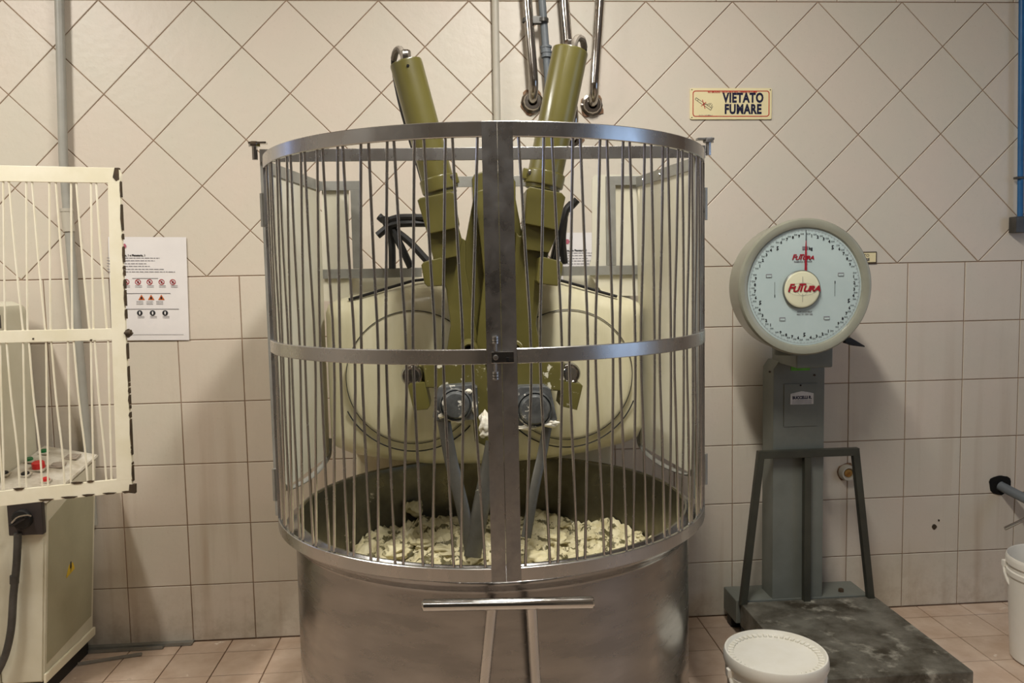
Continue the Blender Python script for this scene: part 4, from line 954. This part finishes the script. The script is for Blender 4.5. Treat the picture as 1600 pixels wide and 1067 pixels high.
def logo(size, c, y, parent):
    """slanted red wordmark: large F and T, small caps between"""
    r = []
    x = -.5
    for ch, s_, x_ in (('F', 1.25, -.385), ('U', .9, -.225), ('T', 1.25, -.075), ('U', .9, .085), ('R', .9, .245), ('A', .9, .405)):
        z = .022*size if s_ > 1 else -.010*size
        r.append(text(ch, size*(.31 if s_ > 1 else .225), M_CRIMSON, parent, Vector((c.x+x_*size, y, c.z+z))-SO, bold=size*.009, sx=1.2 if s_ < 1 else 1.0, shear=.30, name='logo_letter'))
    return r
logo(.086, DC+Vector((-.010, 0, .106)), DC.y-.0036, sc_)
text('FABBRICA BILANCE', .0085, M_GREYINK, sc_, Vector((DC.x-.008, DC.y-.0032, DC.z+.092))-SO, sx=.9)
text('kg', .015, M_INK, sc_, Vector((DC.x+.020, DC.y-.0032, DC.z+.139))-SO, bold=.0004)
text('PORTATA MAX', .008, M_GREYINK, sc_, Vector((DC.x, DC.y-.0032, DC.z-.090))-SO); text('MIN 10 - DIV 100', .008, M_GREYINK, sc_, Vector((DC.x, DC.y-.0032, DC.z-.099))-SO)
# pointer and hub
bm = new(); a, b = dpos(0, .05, -.010), dpos(0, RD*.79, -.010)
pts = [(a.x-.0045, a.z), (a.x+.0045, a.z), (b.x+.0028, dpos(0, RD*.62).z), (b.x+.0010, b.z), (b.x-.0010, b.z), (b.x-.0028, dpos(0, RD*.62).z)]
prism(bm, pts, DC.y-.010, DC.y-.0085); sp_(bm, 'pointer', M_CRIMSON, smooth=False)
bm = new(); tp = dpos(0, RD*.97); prism(bm, [(b.x-.0012, b.z), (b.x+.0012, b.z), (b.x+.0008, tp.z), (b.x-.0008, tp.z)], DC.y-.010, DC.y-.0085); sp_(bm, 'pointer_tip', M_INK, smooth=False)
HC = P(1253.5, 452, Y=-.435); 
bm = new(); lathe(bm, [(0, -.003), (.060, -.002), (.0665, .001), (.068, .004), (.068, .010)], HC, 'Y', 64); hub = sp_(bm, 'hub_disc', M_HUB, ang=50)
bm = new(); lathe(bm, [(.0665, -.0002), (.0692, .002), (.0692, .011), (.067, .011)], HC, 'Y', 64, closed=True); sp_(bm, 'hub_rim', M_COLUMN)
logo(.126, HC+Vector((.002, 0, .002)), HC.y-.0045, sc_)
bm = new()
def ell(ex, ez, n=48, wd=.0006):
    A = [bm.verts.new((HC.x+ex*math.cos(t), HC.y-.0038, HC.z+ez*math.sin(t))) for t in [2*math.pi*k/n for k in range(n)]]
    B = [bm.verts.new((HC.x+(ex-wd)*math.cos(t), HC.y-.0038, HC.z+(ez-wd)*math.sin(t))) for t in [2*math.pi*k/n for k in range(n)]]
    bridge(bm, A, B)
ell(.054, .023); ell(.020, .023)
prism(bm, bar_(HC.x-.0004, HC.z-.046, .0008, .030), HC.y-.0040, HC.y-.0030); prism(bm, bar_(HC.x-.0004, HC.z+.018, .0008, .028), HC.y-.0040, HC.y-.0030)
sp_(bm, 'globe_lines', M_GREYINK, smooth=False)
# lever under the dial
bm = new(); a, b = P(1320, 532, Y=-.36), P(1350, 541, Y=-.37); tube(bm, [P(1300, 534, Y=-.34), P(1322, 531, Y=-.355), a], .006, 8); child_l = sp_(bm, 'lever_rod', M_COLUMN)
bm = new(); prism(bm, ppoly([(1318, 528), (1328, 527), (1350, 540), (1350, 542), (1332, 540), (1320, 536)], -.37), -.378, -.355, .003); sp_(bm, 'lever', M_BLACK)
# guard frame standing on the rear edge of the platform
def fbar(name, a, b, wd, y0, y1):
    a, b = Vector(a), Vector(b); bm = new()
    prism(bm, [(a.x-wd, a.z), (a.x+wd, a.z), (b.x+wd, b.z), (b.x-wd, b.z)], y0, y1, .0015); return sp_(bm, name, M_FRAMEDK)
yf0, yf1 = -.232, -.206
tL, tR = P(1187, 703, Y=yf0), P(1342, 703, Y=yf0); bL, bR = P(1161, 931, Y=yf0), P(1364, 929, Y=yf0)
ztop = (tL.z+tR.z)/2
bm = new(); box2(bm, (tL.x-.004, yf0, ztop-.030), (tR.x+.004, yf1, ztop), .002); sp_(bm, 'guard_top', M_FRAMEDK)
fbar('guard_post', (tL.x+.010, 0, ztop-.002), (bL.x+.004, 0, .140), .0135, yf0+.001, yf1-.001)
fbar('guard_post', (tR.x-.010, 0, ztop-.002), (bR.x-.004, 0, .140), .0135, yf0+.001, yf1-.001)
fbar('guard_post', (P(1263, 712, Y=yf0).x, 0, ztop-.002), (P(1262, 925, Y=yf0).x, 0, .140), .0135, yf0+.001, yf1-.001)
bm = new(); q = P(1314, 924, Z=.146); lathe(bm, [(0, .012), (.010, .012), (.012, .008), (.012, 0)], q, 'Z', 6); sp_(bm, 'base_bolt', M_CHIP)

# ------------------------------------------------------------------ buckets
def bucket(name, label, c, r, h, lid, handle_rot, handle_tilt):
    t = thing(name, label, 'bucket', c)
    bm = new(); rb = r*.86; pr = [(0, .004), (rb-.01, 0), (rb, .008), (r*.955, h-.075), (r*.985, h-.073), (r*.99, h-.056), (r*.965, h-.052), (r*.968, h-.035), (r, h-.032), (r*1.005, h-.014), (r*.985, h-.004), (r*.97, h-.001), (r*.955, h-.006), (r*.93, h-.05), (rb-.008, .014), (0, .012)]
    lathe(bm, pr, (0, 0, 0), 'Z', 72); finish(bm, 'tub', M_BUCKET, t)
    if lid:
        bm = new(); q = r*1.015
        lathe(bm, [(q*.99, h-.034), (q*1.012, h-.026), (q*1.012, h-.012), (q*1.0, h-.001), (q*.985, h+.003), (q*.955, h+.003), (q*.93, h-.003), (q*.90, h-.009), (q*.78, h-.011), (0, h-.010)], (0, 0, 0), 'Z', 96); ld = finish(bm, 'lid', M_LID, t)
        bm = new()
        for k in range(48):
            a = 2*math.pi*k/48; m4 = Matrix.Translation((q*.865*math.cos(a), q*.865*math.sin(a), h-.0085)) @ Matrix.Rotation(a, 4, 'Z')
            g = box(bm, (0, 0, 0), (q*.115, q*.076, .007), .0025); bmesh.ops.transform(bm, matrix=m4, verts=g)
        finish(bm, 'lid_ribs', M_LID, ld)
    bm = new(); pts = []
    for k in range(17):
        a = math.pi*k/16; v = Vector((r*1.03*math.cos(a), 0, -r*1.0*math.sin(a)))
        v = Matrix.Rotation(handle_tilt, 3, 'X') @ v; v = Matrix.Rotation(handle_rot, 3, 'Z') @ v; pts.append(v+Vector((0, 0, h-.045)))
    tube(bm, pts, .005, 8); finish(bm, 'bail_handle', M_BUCKET, t)
    for k in (0, 16):
        bm = new(); v = Matrix.Rotation(handle_rot, 3, 'Z') @ Vector((1 if k == 0 else -1, 0, 0)); box(bm, v*r*1.0+Vector((0, 0, h-.045)), (.02, .02, .026), .004); finish(bm, 'handle_lug', M_BUCKET, t)
    return t
bucket('lidded_bucket', 'white plastic bucket with a ribbed lid in front of the floor scale', (2.052, -1.085, 0), .142, .368, True, R(8), R(-24))
bucket('open_bucket', 'open white plastic bucket cut off by the right image edge', (3.335, -.535, 0), .165, .395, False, R(-32), R(-22))

# ------------------------------------------------------------------ loose metal strips on the floor at the left
for k, (px0, py0, px1, py1, w_, lab) in enumerate(((124, 1009, 303, 1001, .048, 'grey metal strip lying nearest the wall, the longest one at left'), (130, 1014, 257, 1008, .024, 'grey metal strip in the middle of the three on the floor'), (122, 1036, 222, 1020, .020, 'grey metal strip farthest from the wall, lying askew at left'))):
    a, b = P(px0, py0, Z=.006+k*.001), P(px1, py1, Z=.006+k*.001); a.y = min(a.y, -.02-.04*k); b.y = min(b.y, -.018-.034*k)
    d = b-a; ln = d.length; ang = math.atan2(d.y, d.x)
    bm = new(); box(bm, (0, 0, 0), (ln, w_, .004), .001); box(bm, (0, -w_/2+.002, .005), (ln, .003, .012), .0008)
    o = finish(bm, 'metal_strip', M_STRIP); o.location = ((a.x+b.x)/2, (a.y+b.y)/2, .0035); o.rotation_euler = (0, 0, ang)
    tag(o, lab, 'metal strip', 'metal strips on the floor')
